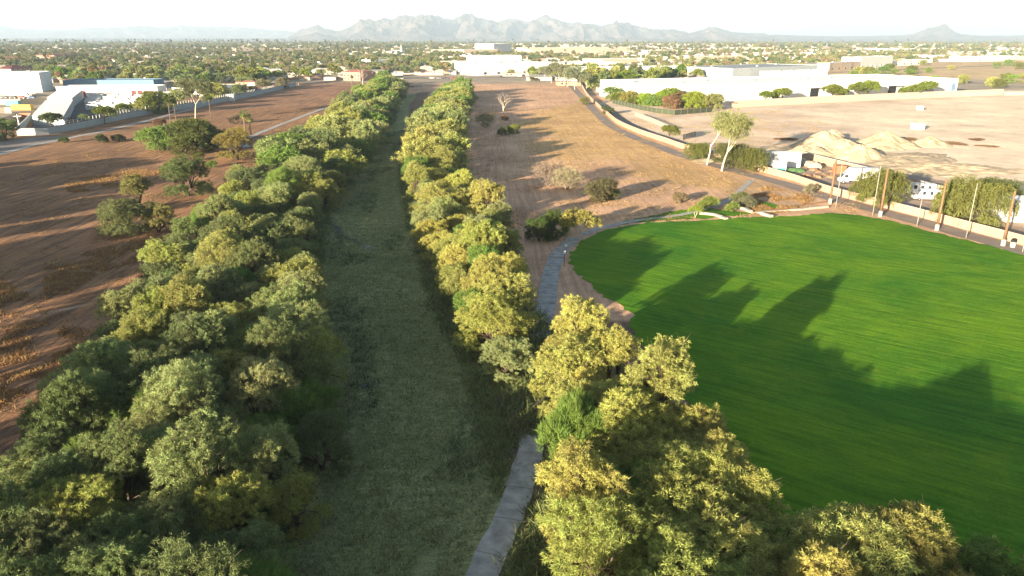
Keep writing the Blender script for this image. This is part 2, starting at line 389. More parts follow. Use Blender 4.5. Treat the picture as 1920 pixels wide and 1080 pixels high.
def grid_object(name, cells):
    idx = np.arange(GX.size).reshape(GX.shape)
    a = idx[:-1, :-1][cells]; b = idx[:-1, 1:][cells]; c = idx[1:, 1:][cells]; d = idx[1:, :-1][cells]
    F = np.stack([a, b, c, d], -1); used = np.unique(F); rem = np.full(GX.size, -1); rem[used] = np.arange(len(used)); F = rem[F]
    V = np.stack([GX.ravel(), GY.ravel(), GZ.ravel()], -1)[used]
    me = bpy.data.meshes.new(name); me.vertices.add(len(V)); me.vertices.foreach_set('co', V.astype(np.float32).ravel())
    me.loops.add(F.size); me.loops.foreach_set('vertex_index', F.astype(np.int32).ravel())
    me.polygons.add(len(F)); me.polygons.foreach_set('loop_start', np.arange(0, F.size, 4, dtype=np.int32)); me.polygons.foreach_set('loop_total', np.full(len(F), 4, dtype=np.int32))
    me.polygons.foreach_set('use_smooth', np.ones(len(F), bool))
    me.update(calc_edges=True)
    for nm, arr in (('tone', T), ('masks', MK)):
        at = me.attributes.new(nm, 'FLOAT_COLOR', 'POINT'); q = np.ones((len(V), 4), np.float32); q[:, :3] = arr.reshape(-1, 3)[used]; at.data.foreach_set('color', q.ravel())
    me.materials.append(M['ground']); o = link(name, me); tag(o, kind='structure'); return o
mid = lambda A: (A[:-1, :-1] + A[1:, :-1] + A[:-1, 1:] + A[1:, 1:]) / 4
chan = (np.abs(mid(DC)) < 13) & (mid(GY) < 590)
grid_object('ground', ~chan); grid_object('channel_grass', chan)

def patch(name, poly, material, dz, step=3.0, kind='structure', jit=0.0, edge=2.0):
    """a flat sheet that follows the ground, triangulated inside its outline"""
    pts = []
    for i in range(len(poly)):
        a, b = Vector(poly[i][:2]), Vector(poly[(i + 1) % len(poly)][:2]); k = max(1, int((b - a).length / edge))
        for j in range(k):
            p = a.lerp(b, j / k)
            if jit: p = p + Vector((R.uniform(-jit, jit), R.uniform(-jit, jit)))
            pts.append(p)
    nb = len(pts); bp = [(p.x, p.y) for p in pts]; xs = [p[0] for p in bp]; ys = [p[1] for p in bp]
    X, Y = np.meshgrid(np.arange(min(xs) + step * .5, max(xs), step), np.arange(min(ys) + step * .5, max(ys), step)); ins = in_poly(X, Y, bp)
    pts += [Vector((x, y)) for x, y in zip(X[ins], Y[ins])]
    vs, es, fs, *_ = delaunay_2d_cdt(pts, [(i, (i + 1) % nb) for i in range(nb)], [], 1, 1e-4)
    me = bpy.data.meshes.new(name); me.from_pydata([(p.x, p.y, H(p.x, p.y) + dz) for p in vs], [], [tuple(f) for f in fs]); me.materials.append(material)
    me.update()
    if len(me.polygons) and me.polygons[0].normal.z < 0: me.flip_normals()
    o = link(name, me); tag(o, kind=kind) if kind else None; return o
def ribbon_poly(pts, w0, w1=None):
    w1 = w1 or w0; L, Rr = [], []; n = len(pts)
    for i, p in enumerate(pts):
        d = (Vector(pts[min(i + 1, n - 1)][:2]) - Vector(pts[max(i - 1, 0)][:2])).normalized(); q = Vector((-d.y, d.x)); hw = (w0 + (w1 - w0) * i / (n - 1)) / 2
        L.append(tuple(Vector(p[:2]) + q * hw)); Rr.append(tuple(Vector(p[:2]) - q * hw))
    return L + Rr[::-1]
def smooth_line(pts, k=4):
    out = []; n = len(pts); pts = [Vector(p[:2]) for p in pts]
    for i in range(n - 1):
        p0, p1, p2, p3 = pts[max(i - 1, 0)], pts[i], pts[i + 1], pts[min(i + 2, n - 1)]
        for j in range(k):
            t = j / k; out.append(.5 * ((2 * p1) + (p2 - p0) * t + (2 * p0 - 5 * p1 + 4 * p2 - p3) * t * t + (3 * p1 - p0 - 3 * p2 + p3) * t ** 3))
    out.append(pts[-1]); return out

lawn_px = [(1066, 492), (1074, 470), (1092, 452), (1128, 432), (1200, 419), (1350, 411), (1440, 407), (1500, 404), (1560, 400), (1600, 403), (1677, 416), (1727, 430), (1810, 450), (1913, 476), (2100, 530), (2300, 600), (2300, 1080), (1900, 1500), (1500, 1300), (1420, 1080), (1380, 900), (1270, 740), (1200, 640), (1176, 608), (1192, 590), (1160, 570), (1128, 552), (1100, 530), (1082, 512)]
patch('lawn', wpoly(lawn_px), M['lawn'], .06, 3.2, jit=.55, edge=1.0)
fringe = wpoly([(1128, 428), (1180, 414), (1260, 396), (1330, 390), (1410, 400), (1400, 404), (1350, 408), (1200, 416)])
patch('lawn_fringe_grass', fringe, M['lawn'], .05, 3, jit=.8, edge=1)
patch('lawn_fringe_grass', wpoly([(1360, 380), (1420, 376), (1465, 386), (1440, 396), (1385, 392)]), M['lawn'], .05, 3, jit=.6, edge=1)

# concrete path: separate cast slabs near the camera, a sheet farther off
path_px = [(893, 1120), (903, 1080), (925, 1035), (948, 985), (965, 940), (982, 890), (994, 850), (1001, 818)]
pl = smooth_line(wpoly(path_px), 6)
def slabs(name, line, width, L, material, dz, th=.12, wob_=.12):
    root = tag(link(name, None), kind='structure'); segs = [0]
    for i in range(1, len(line)): segs.append(segs[-1] + (line[i] - line[i - 1]).length)
    tot = segs[-1]; k = max(1, int(tot / L))
    def at(s):
        i = max(0, min(len(line) - 2, np.searchsorted(segs, s) - 1)); t = (s - segs[i]) / max(segs[i + 1] - segs[i], 1e-6)
        p = line[i].lerp(line[i + 1], t); d = (line[i + 1] - line[i]).normalized(); return p, Vector((-d.y, d.x))
    for j in range(k):
        a, b = tot * j / k + .045, tot * (j + 1) / k - .045; m = MB(); cols = []
        for s in np.linspace(a, b, 4):
            p, q = at(s); e = [R.uniform(-wob_, wob_) for _ in range(2)]
            cols.append([p + q * (width / 2 + e[0]), p - q * (width / 2 + e[1])])
        zc = H(*at((a + b) / 2)[0]) + dz + R.uniform(-.02, .02)
        k0 = 0
        for c in cols:
            for p in c: m.v += [(p.x, p.y, zc - th), (p.x, p.y, zc)]
        for i in range(3):
            o = i * 4; m.f += [(o + 1, o + 3, o + 7, o + 5), (o, o + 1, o + 5, o + 4), (o + 2, o + 6, o + 7, o + 3)]; m.m += [0] * 3
        m.f += [(0, 2, 3, 1), (12, 13, 15, 14)]; m.m += [0] * 2
        m.build('concrete_slab', material, root)
    return root
slabs('path', pl, 2.5, 4.2, M['concrete'], .16)
path2_px = [(1012, 640), (1014, 610), (1024, 570), (1029, 535), (1035, 508), (1044, 484), (1060, 463), (1080, 446)]
slabs('path', smooth_line(wpoly(path2_px), 6), 2.9, 4.5, M['concrete'], .1)
patch('path', ribbon_poly(smooth_line(wpoly([(1090, 442), (1110, 433), (1135, 426), (1180, 416), (1240, 408), (1300, 398), (1352, 383), (1378, 366), (1396, 350), (1410, 338)])), 1.5), M['concrete'], .07, 3)
patch('dirt_track', ribbon_poly(smooth_line(wpoly([(965, 860), (978, 800), (982, 740), (1000, 690), (1010, 645)])), 5.5), plain('damp_dirt', (.12, .09, .075), .95, .3, .8, bump=.5), .08, 2, jit=.5, edge=1)
patch('path', ribbon_poly(smooth_line(wpoly([(462, 276), (455, 268), (462, 260), (490, 248), (520, 236), (560, 221), (600, 206), (645, 192), (690, 180)])), 3.0, 2.4), M['concrete'], .07, 3)
patch('path', ribbon_poly(smooth_line(wpoly([(-40, 300), (0, 289), (60, 273), (130, 259), (190, 247), (250, 233), (350, 207), (430, 186), (520, 165)])), 3.2), M['concrete'], .07, 3)
# street at the storage-yard corner
patch('road', wpoly([(-60, 262), (0, 266), (60, 258), (118, 254), (132, 259), (60, 273), (0, 287), (-60, 300)]), M['asphalt'], .05, 4)
# curved service road on the field side of the block wall
side = [(1060, 150), (1090, 180), (1107, 199), (1128, 220), (1150, 238), (1190, 258), (1240, 276), (1272, 289), (1370, 318), (1460, 342), (1508, 356), (1556, 371), (1663, 400), (1736, 419), (1809, 440), (1910, 468), (2096, 522)]
patch('road', ribbon_poly(smooth_line(wpoly(side)), 5.0, 5.6), M['asphalt'], .06, 4)

# mud and puddles in the channel
patch('mud', wpoly([(540, 935), (565, 905), (600, 905), (598, 935), (570, 965), (548, 960)]), plain('wet_mud', (.06, .045, .045), .7, .4, 2), .05, 1.5, jit=.4, edge=.7)
patch('puddle', wpoly([(676, 722), (690, 718), (706, 721), (698, 729), (684, 729)]), plain('puddle_water', (.06, .055, .06), .3, .3, 2, spec=.3), .07, 1.5, jit=.3, edge=.7)
patch('puddle', wpoly([(676, 458), (690, 459), (704, 465), (696, 468), (684, 467)]), plain('puddle_water', (.06, .055, .06), .3, .3, 2, spec=.3), .07, 1.5, jit=.3, edge=.7)
patch('mud', ribbon_poly(smooth_line(wpoly([(600, 405), (628, 425), (648, 445), (690, 462)])), 1.6, 1), plain('wet_mud', (.06, .045, .045), .7, .4, 2), .05, 2, jit=.4, edge=1)

# ------------------------------------------------------------------ mountains (heightfields)
def rgw(x, y, s): return noise.noise(Vector((x / 900, y / 700, s))) * 1.2
def mountains(name, prof, rad, wid, seed, amp, u0=-300, u1=2220, nu=1150, nr=96):
    pu = [p[0] for p in prof]; pv = [p[1] for p in prof]
    us = np.linspace(u0, u1, nu); fh = math.hypot(FPX, 540 - HOR)
    V = []
    rs = np.concatenate([np.linspace(-1, 0, int(nr * .7)), np.linspace(0, 1, nr - int(nr * .7) + 1)[1:]])
    for s in rs:
        for u in us:
            az = math.atan((u - 960) / fh); r = rad + s * wid + 350 * math.sin(u * .011 + seed)
            ph = max(0, (HOR - np.interp(u, pu, pv))) * math.cos(az) / fh * rad / math.cos(az) ** 1 + CAMZ
            # depth axis distance -> horizontal position
            x, y = r * math.tan(az) , r
            q = Vector((x / 1500 + seed, y / 1500, seed)); gl = 1 - abs(noise.noise(Vector((x / 380 + seed + rgw(x, y, seed), y / 1500, 9.1)))) * 2.6; ph *= 1 + .07 * noise.fractal(Vector((x / 160, seed, 2)), 1, 2, 4) * (1 if ph > CAMZ + 60 else 0)
            rg = 1 - abs(noise.noise(q)) * 2; rg2 = 1 - abs(noise.noise(q * 2.3)) * 2; rg3 = noise.fractal(q * 5, 1, 2, 4)
            a = abs(s) ; env = (1 - a) ** 1.25
            n_ = (rg * .45 + rg2 * .3 + rg3 * .3 + gl * .4 - .55)
            h = ph * (env + amp * n_ * (a * (1 - a) * 4) ** .7)
            V.append((x, y, max(h, 0) - 6 if a > .985 else max(h, -2) + 0))
    F = []
    for j in range(len(rs) - 1):
        for i in range(nu - 1):
            k = j * nu + i; F.append((k, k + 1, k + nu + 1, k + nu))
    me = bpy.data.meshes.new(name); me.from_pydata(V, [], F); me.materials.append(M['rock']); me.update()
    o = link(name, me); tag(o, kind='structure'); return o
main_prof = [(-300, 80), (520, 80), (548, 66), (560, 60), (580, 53), (597, 49), (612, 55), (630, 60), (645, 59), (660, 53), (675, 44), (690, 42), (705, 43), (722, 39), (740, 40), (762, 35), (780, 35), (800, 32.5), (815, 34), (835, 39), (850, 39), (862, 34), (875, 30), (887, 33), (900, 39), (918, 40), (935, 42), (950, 38), (965, 35.5), (978, 39), (992, 42), (1010, 36), (1025, 32.5), (1042, 39), (1062, 45), (1090, 46), (1125, 50), (1140, 47), (1157, 44.5), (1180, 48), (1200, 55), (1225, 57), (1245, 59), (1265, 57), (1290, 63), (1310, 60), (1325, 55), (1338, 53), (1352, 57), (1370, 62), (1400, 63), (1440, 66), (1500, 67), (1560, 68), (1600, 68), (1690, 67), (1710, 65), (1725, 60), (1742, 54), (1755, 52), (1768, 53), (1785, 60), (1800, 65), (1830, 67), (1920, 68), (2220, 69)]
mountains('mountain_range', main_prof, 14000, 2600, 3.1, .85)
far_l = [(-300, 46), (-100, 50), (0, 50), (30, 54), (60, 56), (100, 58), (150, 57), (170, 54), (200, 54), (240, 52), (280, 50), (300, 53), (340, 49), (380, 51), (420, 50), (470, 53), (510, 57), (560, 60), (620, 63), (700, 66), (800, 70), (2220, 80)]
mountains('mountain_range', far_l, 21000, 3500, 8.7, .5, -300, 900, 260, 40)
far_r = [(1000, 72), (1250, 66), (1350, 60), (1440, 58), (1500, 55), (1545, 46), (1600, 44), (1650, 45), (1700, 42), (1760, 38), (1800, 37), (1850, 40), (1900, 41), (2000, 44), (2220, 50)]
mountains('mountain_range', far_r, 30000, 4000, 5.2, .4, 1000, 2220, 220, 36)

# ------------------------------------------------------------------ haze
hz = MB().box(-34000, -1500, -9, 34000, 38000, 900)
m = bpy.data.materials.new('air_haze'); m.use_nodes = True; m.node_tree.nodes.clear()
pv = m.node_tree.nodes.new('ShaderNodeVolumePrincipled'); pv.inputs['Density'].default_value = 7.5e-5; pv.inputs['Color'].default_value = (.63, .80, 1, 1)
om = m.node_tree.nodes.new('ShaderNodeOutputMaterial'); m.node_tree.links.new(pv.outputs[0], om.inputs['Volume'])
hzo = hz.build('haze', m); tag(hzo, kind='stuff')
try: m.cycles.homogeneous_volume = True
except Exception: pass
# ------------------------------------------------------------------ plants: prototypes
def spray_tris(cen_, out, n, rad, L, W, droop, up, rg):
    """n leaf slivers round every clump centre"""
    k = len(cen_); c = np.repeat(cen_, n, 0); o = np.repeat(out, n, 0)
    off = unit(rg.normal(size=(k * n, 3))) * (rg.random((k * n, 1)) ** .5) * np.repeat(rad, n)[:, None] * np.array([1, 1, .75])
    b = c + off
    d = unit(o * .7 + unit(rg.normal(size=b.shape)) * .75 + off / np.repeat(rad, n)[:, None] * .5 + np.array([0, 0, up - droop]))
    side = unit(np.cross(d, rg.normal(size=b.shape)))
    l = L * (.5 + rg.random((k * n, 1))); w_ = W * (.6 + .8 * rg.random((k * n, 1)))
    tip = b + d * l + np.array([0, 0, -1]) * droop * l * .4
    return np.stack([b - side * w_ * .5, b + side * w_ * .5, tip], 1).reshape(-1, 3)
def lobes(Rr, Ht, k, rg, low=.25, lr_=(.24, .2)):
    out = []
    for i in range(k):
        for _ in range(30):
            a = rg.random() * 2 * math.pi; r = Rr * (rg.random() ** .55) * .78
            zt = Ht * (low + (1 - low) * (.25 + .75 * math.sqrt(max(0, 1 - (r / Rr) ** 2))) * (.55 + .45 * rg.random()))
            lr = Rr * (lr_[0] + lr_[1] * rg.random()); zt = min(zt, Ht - lr * .5)
            c = np.array([r * math.cos(a), r * math.sin(a), max(zt - lr * .6, lr * .6)])
            if all(np.linalg.norm(c - q[0]) > .5 * (lr + q[1]) for q in out): break
        out.append((c, lr))
    if low < .3:
        for i in range(int(k * .4)):
            a = rg.random() * 2 * math.pi; r = Rr * rg.uniform(.45, .85); lr = Rr * (.17 + .12 * rg.random()); out.append((np.array([r * math.cos(a), r * math.sin(a), lr * rg.uniform(.7, 1.5)]), lr))
    return out
def crown_mesh(name, Rr, Ht, nl, ncl, nlv, L, W, droop=.3, up=.1, low=.25, seed=1, rag=.18, mat_='leaf', hang=0, lr_=(.24, .2)):
    rg = np.random.default_rng(seed); lb = lobes(Rr, Ht, nl, rg, low, lr_); C_, O_, RD = [], [], []
    LC = np.array([q[0] for q in lb]); LR = np.array([q[1] for q in lb])
    for c, r in lb:
        n = int(ncl * (r / (Rr * .34)) ** 2); d = unit(rg.normal(size=(n, 3))); d[:, 2] = np.where(d[:, 2] < -.45, -d[:, 2], d[:, 2])
        rr = r * (1 + rag * rg.normal(size=(n, 1))) * np.where(rg.random((n, 1)) < .12, .55, 1.0)
        p = c + d * rr * np.array([1, 1, .8])
        dist = np.linalg.norm(p[:, None] - LC[None], axis=2) / LR[None]
        keep = (dist < .72).sum(1) < 1 + (rr[:, 0] < r * .7)
        keep &= (p[:, 2] > .15)
        C_.append(p[keep]); O_.append(d[keep]); RD.append(np.full(keep.sum(), 1.0) * r * (.16 + .13 * rg.random(keep.sum())))
    C_ = np.concatenate(C_); O_ = np.concatenate(O_); RD = np.concatenate(RD)
    V = spray_tris(C_, O_, nlv, RD, L, W, droop, up, rg)
    if hang:
        k = int(len(C_) * hang); sel = rg.choice(len(C_), k); B = C_[sel]; segs = []
        for s in range(5):
            segs.append(spray_tris(B + np.array([0, 0, -1]) * (.35 * s * Rr * .3) + O_[sel] * .15 * s, O_[sel] * .2, 5, np.full(k, .16 * Rr * .3), L, W, .9, 0, rg))
        V = np.concatenate([V] + segs); V = V[np.repeat(V.reshape(-1, 3, 3)[:, :, 2].min(1) > .1, 3)]
    return tri_mesh(name, V, M[mat_]), lb
def trunk_mesh(name, lb, r0, mat_, seed=1, fork=.25, n=6, spread=.25, split=1):
    rr = random.Random(seed); m = MB(); base = Vector((0, 0, -.25)); hs = min(q[0][2] for q in lb)
    tips = [Vector(q[0]) for q in lb]; fk = []
    for s in range(split):
        a = 6.283 * s / split + rr.random(); off = Vector((math.cos(a), math.sin(a), 0)) * (spread if split > 1 else 0)
        zt = fork * max(t.z for t in tips); p = [base + off * .3, Vector((off.x * .8, off.y * .8, zt * .5)), Vector((off.x * 2, off.y * 2, zt))]
        m.tube(p, [r0 * (1 if split == 1 else .7), r0 * .62, r0 * .5], n); fk.append(p[-1])
    for t in tips:
        f = min(fk, key=lambda q: (q - t).length); v = t - f
        mid1 = f + v * .4 + Vector((rr.uniform(-.3, .3), rr.uniform(-.3, .3), .18 * v.length)); rb = r0 * .38
        m.tube([f - Vector((0, 0, .2)), mid1, t], [rb, rb * .6, rb * .22], 5, cap=False)
        for _ in range(3):
            e = t + Vector((rr.uniform(-1, 1), rr.uniform(-1, 1), rr.uniform(.1, 1))) * v.length * .28
            m.tube([mid1.lerp(t, .5), t.lerp(e, .4), e], [rb * .3, rb * .2, rb * .07], 3, cap=False)
    return m.mesh(name, M[mat_], True)
PROTO = {}
def proto(key, cr, tr): PROTO[key] = (cr, tr)
# feathery mesquite crowns (near, full detail)
for i, (Rr, Ht, nl) in enumerate(((3.7, 6.4, 17), (3.2, 5.4, 15), (4.1, 7.2, 19), (3.3, 7.3, 16), (3.9, 5.6, 18), (3.5, 6.6, 16))):
    c, lb = crown_mesh('mesquite_crown', Rr, Ht, int(nl * 1.5), 100, 36, .2, .045, .35, .15, .15, 40 + i, .2, lr_=(.17, .15))
    proto('mesq%d' % i, c, trunk_mesh('mesquite_trunk', lb, .26, 'bark', i, .22, split=2))
for i, (Rr, Ht, nl) in enumerate(((4.9, 7.4, 16), (4.5, 7.8, 14), (5.3, 8.0, 18))):      # far versions
    c, lb = crown_mesh('mesquite_crown', Rr, Ht, nl, 40, 15, .75, .17, .3, .15, .2, 60 + i)
    proto('far%d' % i, c, trunk_mesh('mesquite_trunk', lb, .26, 'bark', i, .22, split=2))
for i, (Rr, Ht, nl) in enumerate(((2.7, 4.6, 12), (2.4, 5.0, 10))):                       # broom-like palo verde
    c, lb = crown_mesh('palo_verde_crown', Rr, Ht, nl, 90, 34, .36, .042, -.15, .55, .2, 80 + i, .22)
    proto('palo%d' % i, c, trunk_mesh('palo_verde_trunk', lb, .2, 'bark', i, .2, split=2))
for i, (Rr, Ht, nl) in enumerate(((1.9, 2.3, 8), (1.5, 1.9, 7))):
    c, lb = crown_mesh('shrub_foliage', Rr, Ht, nl, 45, 18, .38, .06, .1, .3, .1, 90 + i); proto('shrub%d' % i, c, trunk_mesh('shrub_stem', lb, .07, 'bark', i, .1, 4, split=2))
c, lb = crown_mesh('twiggy_foliage', 3.0, 4.4, 11, 40, 15, .45, .045, .1, .2, .25, 97, .25)
_tm = trunk_mesh('twiggy_stem', lb, .14, 'drywood', 3, .12, 5, split=3); proto('twiggy', c, _tm)
for i in range(2):                                                                         # round street trees
    c, lb = crown_mesh('round_crown', 3.6, 6.2, 14, 60, 20, .34, .13, .2, .1, .4, 101 + i, .1); proto('round%d' % i, c, trunk_mesh('round_trunk', lb, .2, 'bark', i, .4))
for i in range(2):                                                                         # weeping acacia / willow
    c, lb = crown_mesh('weeping_crown', 3.8, 6.4, 14, 60, 14, .4, .07, .6, .05, .2, 111 + i, .2, hang=.22); proto('weep%d' % i, c, trunk_mesh('weeping_trunk', lb, .2, 'bark', i, .35))
c, lb = crown_mesh('young_crown', 2.7, 4.9, 10, 60, 16, .35, .08, .4, .1, .45, 131, .14); proto('young', c, trunk_mesh('young_trunk', lb, .11, 'palebark', 2, .4, spread=.2, split=2))
def eucalyptus(seed, Ht, Rr, nb, dens=1.0, lean=0.0):
    rr = random.Random(seed); rg = np.random.default_rng(seed); m = MB(); tips = []
    def grow(p, d, L, r, lvl):
        pts = [p]; q = p; dd = d
        for s in range(3):
            dd = (dd + Vector((rr.uniform(-.18, .18), rr.uniform(-.18, .18), .1))).normalized(); q = q + dd * L / 3; pts.append(q)
        m.tube(pts, [r, r * .85, r * .72, r * .6], 7 if lvl < 2 else 4, cap=False)
        if lvl >= 3: tips.append(q); return
        if lvl >= 2: tips.append(pts[2])
        for b in range(nb if lvl else 2 + (rr.random() < .4)):
            a = rr.random() * 6.283; s_ = .5 + .25 * rr.random(); e = (dd + Vector((math.cos(a), math.sin(a), .1)) * s_).normalized()
            grow(q - dd * L * .12 * rr.random(), e, L * (.62 + .16 * rr.random()), r * .58, lvl + 1)
    grow(Vector((0, 0, -.3)), Vector((lean, .05, 1)).normalized(), Ht * .36, Ht * .016, 0)
    tp = np.array([t for t in tips]); k = 10; C_ = np.repeat(tp, k, 0) + rg.normal(size=(len(tp) * k, 3)) * np.array([1.15, 1.15, .9]) * Rr / 6
    V = spray_tris(C_, unit(rg.normal(size=C_.shape)), int(26 * dens), np.full(len(C_), .75), .5, .1, .8, 0, rg)
    return tri_mesh('eucalyptus_crown', V, M['leaf']), m.mesh('eucalyptus_trunk', M['palebark'], True)
PROTO['euc0'] = eucalyptus(5, 17, 6, 3, .9); PROTO['euc1'] = eucalyptus(9, 17, 5, 3, .8, .22); PROTO['euc2'] = eucalyptus(21, 13, 6, 3, 1.6)
def bare(seed, Ht, spread=.6, nb=3, lv=4, mt='deadwood'):
    rr = random.Random(seed); m = MB()
    def grow(p, d, L, r, lvl):
        q = p + d * L * .5 + Vector((rr.uniform(-.1, .1), rr.uniform(-.1, .1), 0)) * L; e = q + (d + Vector((rr.uniform(-.2, .2), rr.uniform(-.2, .2), .1))).normalized() * L * .5
        m.tube([p, q, e], [r, r * .8, r * .6], 5 if lvl < 2 else 3, cap=False)
        if lvl >= lv: return
        for b in range(nb + (lvl == 0)):
            a = rr.random() * 6.283; dd = (d * .9 + Vector((math.cos(a), math.sin(a), .15)) * spread).normalized(); grow(e if b < 2 else q, dd, L * (.62 + .2 * rr.random()), r * .55, lvl + 1)
    grow(Vector((0, 0, -.2)), Vector((0, 0, 1)), Ht * .27, Ht * .026, 0)
    return m.mesh('bare_branches', M[mt], True)
BARE = [bare(3, 11), bare(4, 6.5, .8, 3, 4, 'deadwood'), bare(8, 4.6, .9, 3, 4, 'drywood')]
# fan palms
def frond_mesh(Lf=1.7, seed=0):
    rr = random.Random(seed); m = MB(); 
    m.tube([(0, 0, 0), (Lf * .45, 0, .12)], [.03, .02], 3, cap=False)
    for k in range(11):
        a = math.radians(-75 + 15 * k); l = Lf * .6 * (.8 + .2 * math.cos(a)); bx = Lf * .45
        dx, dy = math.cos(a), math.sin(a); z = .12
        m.face([(bx, 0, z), (bx + dx * l * .55 - dy * .06, dy * l * .55 + dx * .06, z + .04), (bx + dx * l, dy * l, z - .3 * l), (bx + dx * l * .55 + dy * .06, dy * l * .55 - dx * .06, z + .02)])
    return m.mesh('palm_frond', M['leaf'])
FROND = [frond_mesh(1.7, 1), frond_mesh(2.0, 2)]
def palm_crown(n=34, Lf=1.8):
    V = []; rg = random.Random(4)
    for i in range(n):
        a = rg.random() * 6.283; el = rg.uniform(-.9, 1.1); f = FROND[i % 2]
        from mathutils import Matrix
        Mx = Matrix.Rotation(a, 4, 'Z') @ Matrix.Rotation(-el, 4, 'Y')
        for p in f.polygons:
            vs = [Mx @ f.vertices[k].co for k in p.vertices]
            if len(vs) == 4: V += [vs[0], vs[1], vs[2], vs[0], vs[2], vs[3]]
    return tri_mesh('palm_crown', np.array([tuple(v) for v in V]), M['leaf'])
PALMCROWN = palm_crown()
def palm_trunk(h, r=.2, skirt=1.2):
    m = MB(); m.tube([(0, 0, -.2), (.1, 0, h * .3), (.05, .05, h * .7), (0, 0, h)], [r * 1.3, r, r * .85, r * .8], 8)
    rr = random.Random(2)
    for i in range(60):
        a = rr.random() * 6.283; z = h - skirt * rr.random(); l = rr.uniform(.5, .9)
        c, s = math.cos(a), math.sin(a); m.face([(c * r, s * r, z + .15), (c * (r + .3) - s * .08, s * (r + .3) + c * .08, z - l * .4), (c * (r + .22), s * (r + .22), z - l), (c * (r + .3) + s * .08, s * (r + .3) - c * .08, z - l * .4)], 1)
    return m.mesh('palm_trunk', [M['palmbark'], M['frondskirt']], True)

# ------------------------------------------------------------------ plants: placing
GREYG, OLIVE, YEL, DKG, BRI, LIME, GOLD = (.27, .30, .12), (.31, .32, .095), (.38, .365, .105), (.16, .2, .08), (.17, .25, .06), (.24, .32, .04), (.28, .24, .08)
def jit(c, a=.14): f = 1 + R.uniform(-a, a); return tuple(min(1, max(.01, x * f * (1 + R.uniform(-a * .4, a * .4)))) for x in c)
PENDING = []
def pend(o, base, order, tail): PENDING.append((o, base, order, tail))
def tree(name, key, x, y, label, cat, color, sc=1.0, group=None, z=None, rz=None, crown='crown', trunk='trunk', tilt=0):
    root = thing(name, label, cat, (x, y, H(x, y) if z is None else z), R.uniform(0, 6.28) if rz is None else rz, group, sc)
    if tilt: root.rotation_euler[0] = R.uniform(-tilt, tilt); root.rotation_euler[1] = R.uniform(-tilt, tilt)
    cr, tr = PROTO[key]; link(trunk, tr, root); link(crown, cr, root, color=color); return root

def poisson(poly_pix, zc, spacing, nmax=900, seed=1, far=None):
    """points inside an outline of crowns seen in the photograph, dropped to the ground they grow on"""
    rr = random.Random(seed); wp = [unp(u, v, zc) for u, v in poly_pix]; xs = [p[0] for p in wp]; ys = [p[1] for p in wp]; out = []
    fails = 0
    while fails < 4000 and len(out) < nmax:
        x, y = rr.uniform(min(xs), max(xs)), rr.uniform(min(ys), max(ys))
        sp = spacing(y)
        if not in_poly(np.array([x]), np.array([y]), wp)[0] or any((x - a) ** 2 + (y - b) ** 2 < sp * sp for a, b in out): fails += 1; continue
        out.append((x, y)); fails = 0
    return out
left_mass = [(-120, 1500), (-110, 1080), (-80, 980), (0, 915), (90, 815), (185, 700), (215, 620), (245, 555), (300, 485), (355, 425), (425, 370), (440, 335), (520, 290), (580, 245), (640, 205), (690, 172), (715, 150), (752, 155), (742, 185), (718, 215), (692, 245), (667, 275), (642, 310), (620, 345), (580, 400), (560, 450), (565, 520), (560, 580), (580, 660), (610, 730), (585, 820), (540, 900), (505, 980), (480, 1080), (450, 1500)]
right_mass = [(842, 165), (872, 165), (872, 200), (850, 235), (842, 280), (845, 318), (880, 345), (930, 380), (945, 430), (950, 480), (940, 530), (970, 575), (975, 620), (945, 650), (905, 620), (865, 560), (838, 490), (812, 430), (785, 375), (775, 320), (785, 270), (800, 230), (820, 195)]
near_mass = [(1065, 595), (1115, 610), (1165, 660), (1230, 690), (1300, 770), (1370, 840), (1410, 880), (1400, 930), (1380, 980), (1420, 1030), (1520, 1020), (1620, 1000), (1720, 1010), (1860, 1090), (1980, 1500), (1110, 1500), (1105, 1080), (1105, 960), (1080, 860), (1062, 780), (1055, 720), (1050, 650)]
ORD = 'first second third fourth fifth sixth seventh eighth ninth tenth eleventh twelfth thirteenth fourteenth fifteenth sixteenth seventeenth eighteenth nineteenth twentieth'.split()
def ordinal(i):
    if i < 20: return ORD[i]
    t = ['twenty', 'thirty', 'forty', 'fifty', 'sixty', 'seventy', 'eighty', 'ninety'][(i + 1) // 10 - 2]; k = (i + 1) % 10
    return (t[:-1] + 'ieth') if k == 0 else t + '-' + ORD[k - 1]
CNAME = {}
def bank(poly_pix, zc, spacing, seed, name, group, palette, tail, lim, zone):
    pts = poisson(poly_pix, zc, spacing, lim, seed)
    for x, y in sorted(pts, key=lambda p: p[1]):
        dist = math.hypot(x, y); nearq = y < 205
        pal = palette(x, y); cname, col = pal[int(R.random() * len(pal))]
        palo = cname.startswith('bright') and nearq and R.random() < .5
        key = ('palo%d' % R.randrange(2)) if palo else ('mesq%d' % R.randrange(6) if nearq else 'far%d' % R.randrange(3))
        s = R.uniform(.8, 1.16) * (1.1 if x > cen(y) and y < 110 else 1) * (1.0 if nearq else 1.12) * (1.12 if palo else 1)
        nm = 'palo_verde_tree' if palo else name
        o = tree(nm, key, x, y, None, 'tree', jit(col), (s * R.uniform(.92, 1.1), s * R.uniform(.92, 1.1), s * R.uniform(.82, 1.32)), group, tilt=.06)
        word = ('broom-like palo verde' if palo else 'mesquite' if name == 'mesquite_tree' else 'feathery-leaved tree')
        pend(o, f'{cname} {word} {zone(x, y)}', y, 'from its near end')
        KEEP.append((x, y))
KEEP = []
def zl(x, y):
    e = 'channel edge' if x - cen(y) > -17 - (y < 120) * 3 else 'field edge'
    d = 'near' if y < 95 else ('middle' if y < 200 else 'distant')
    return f'on the {e} of the {d} dirt-field-side thicket'
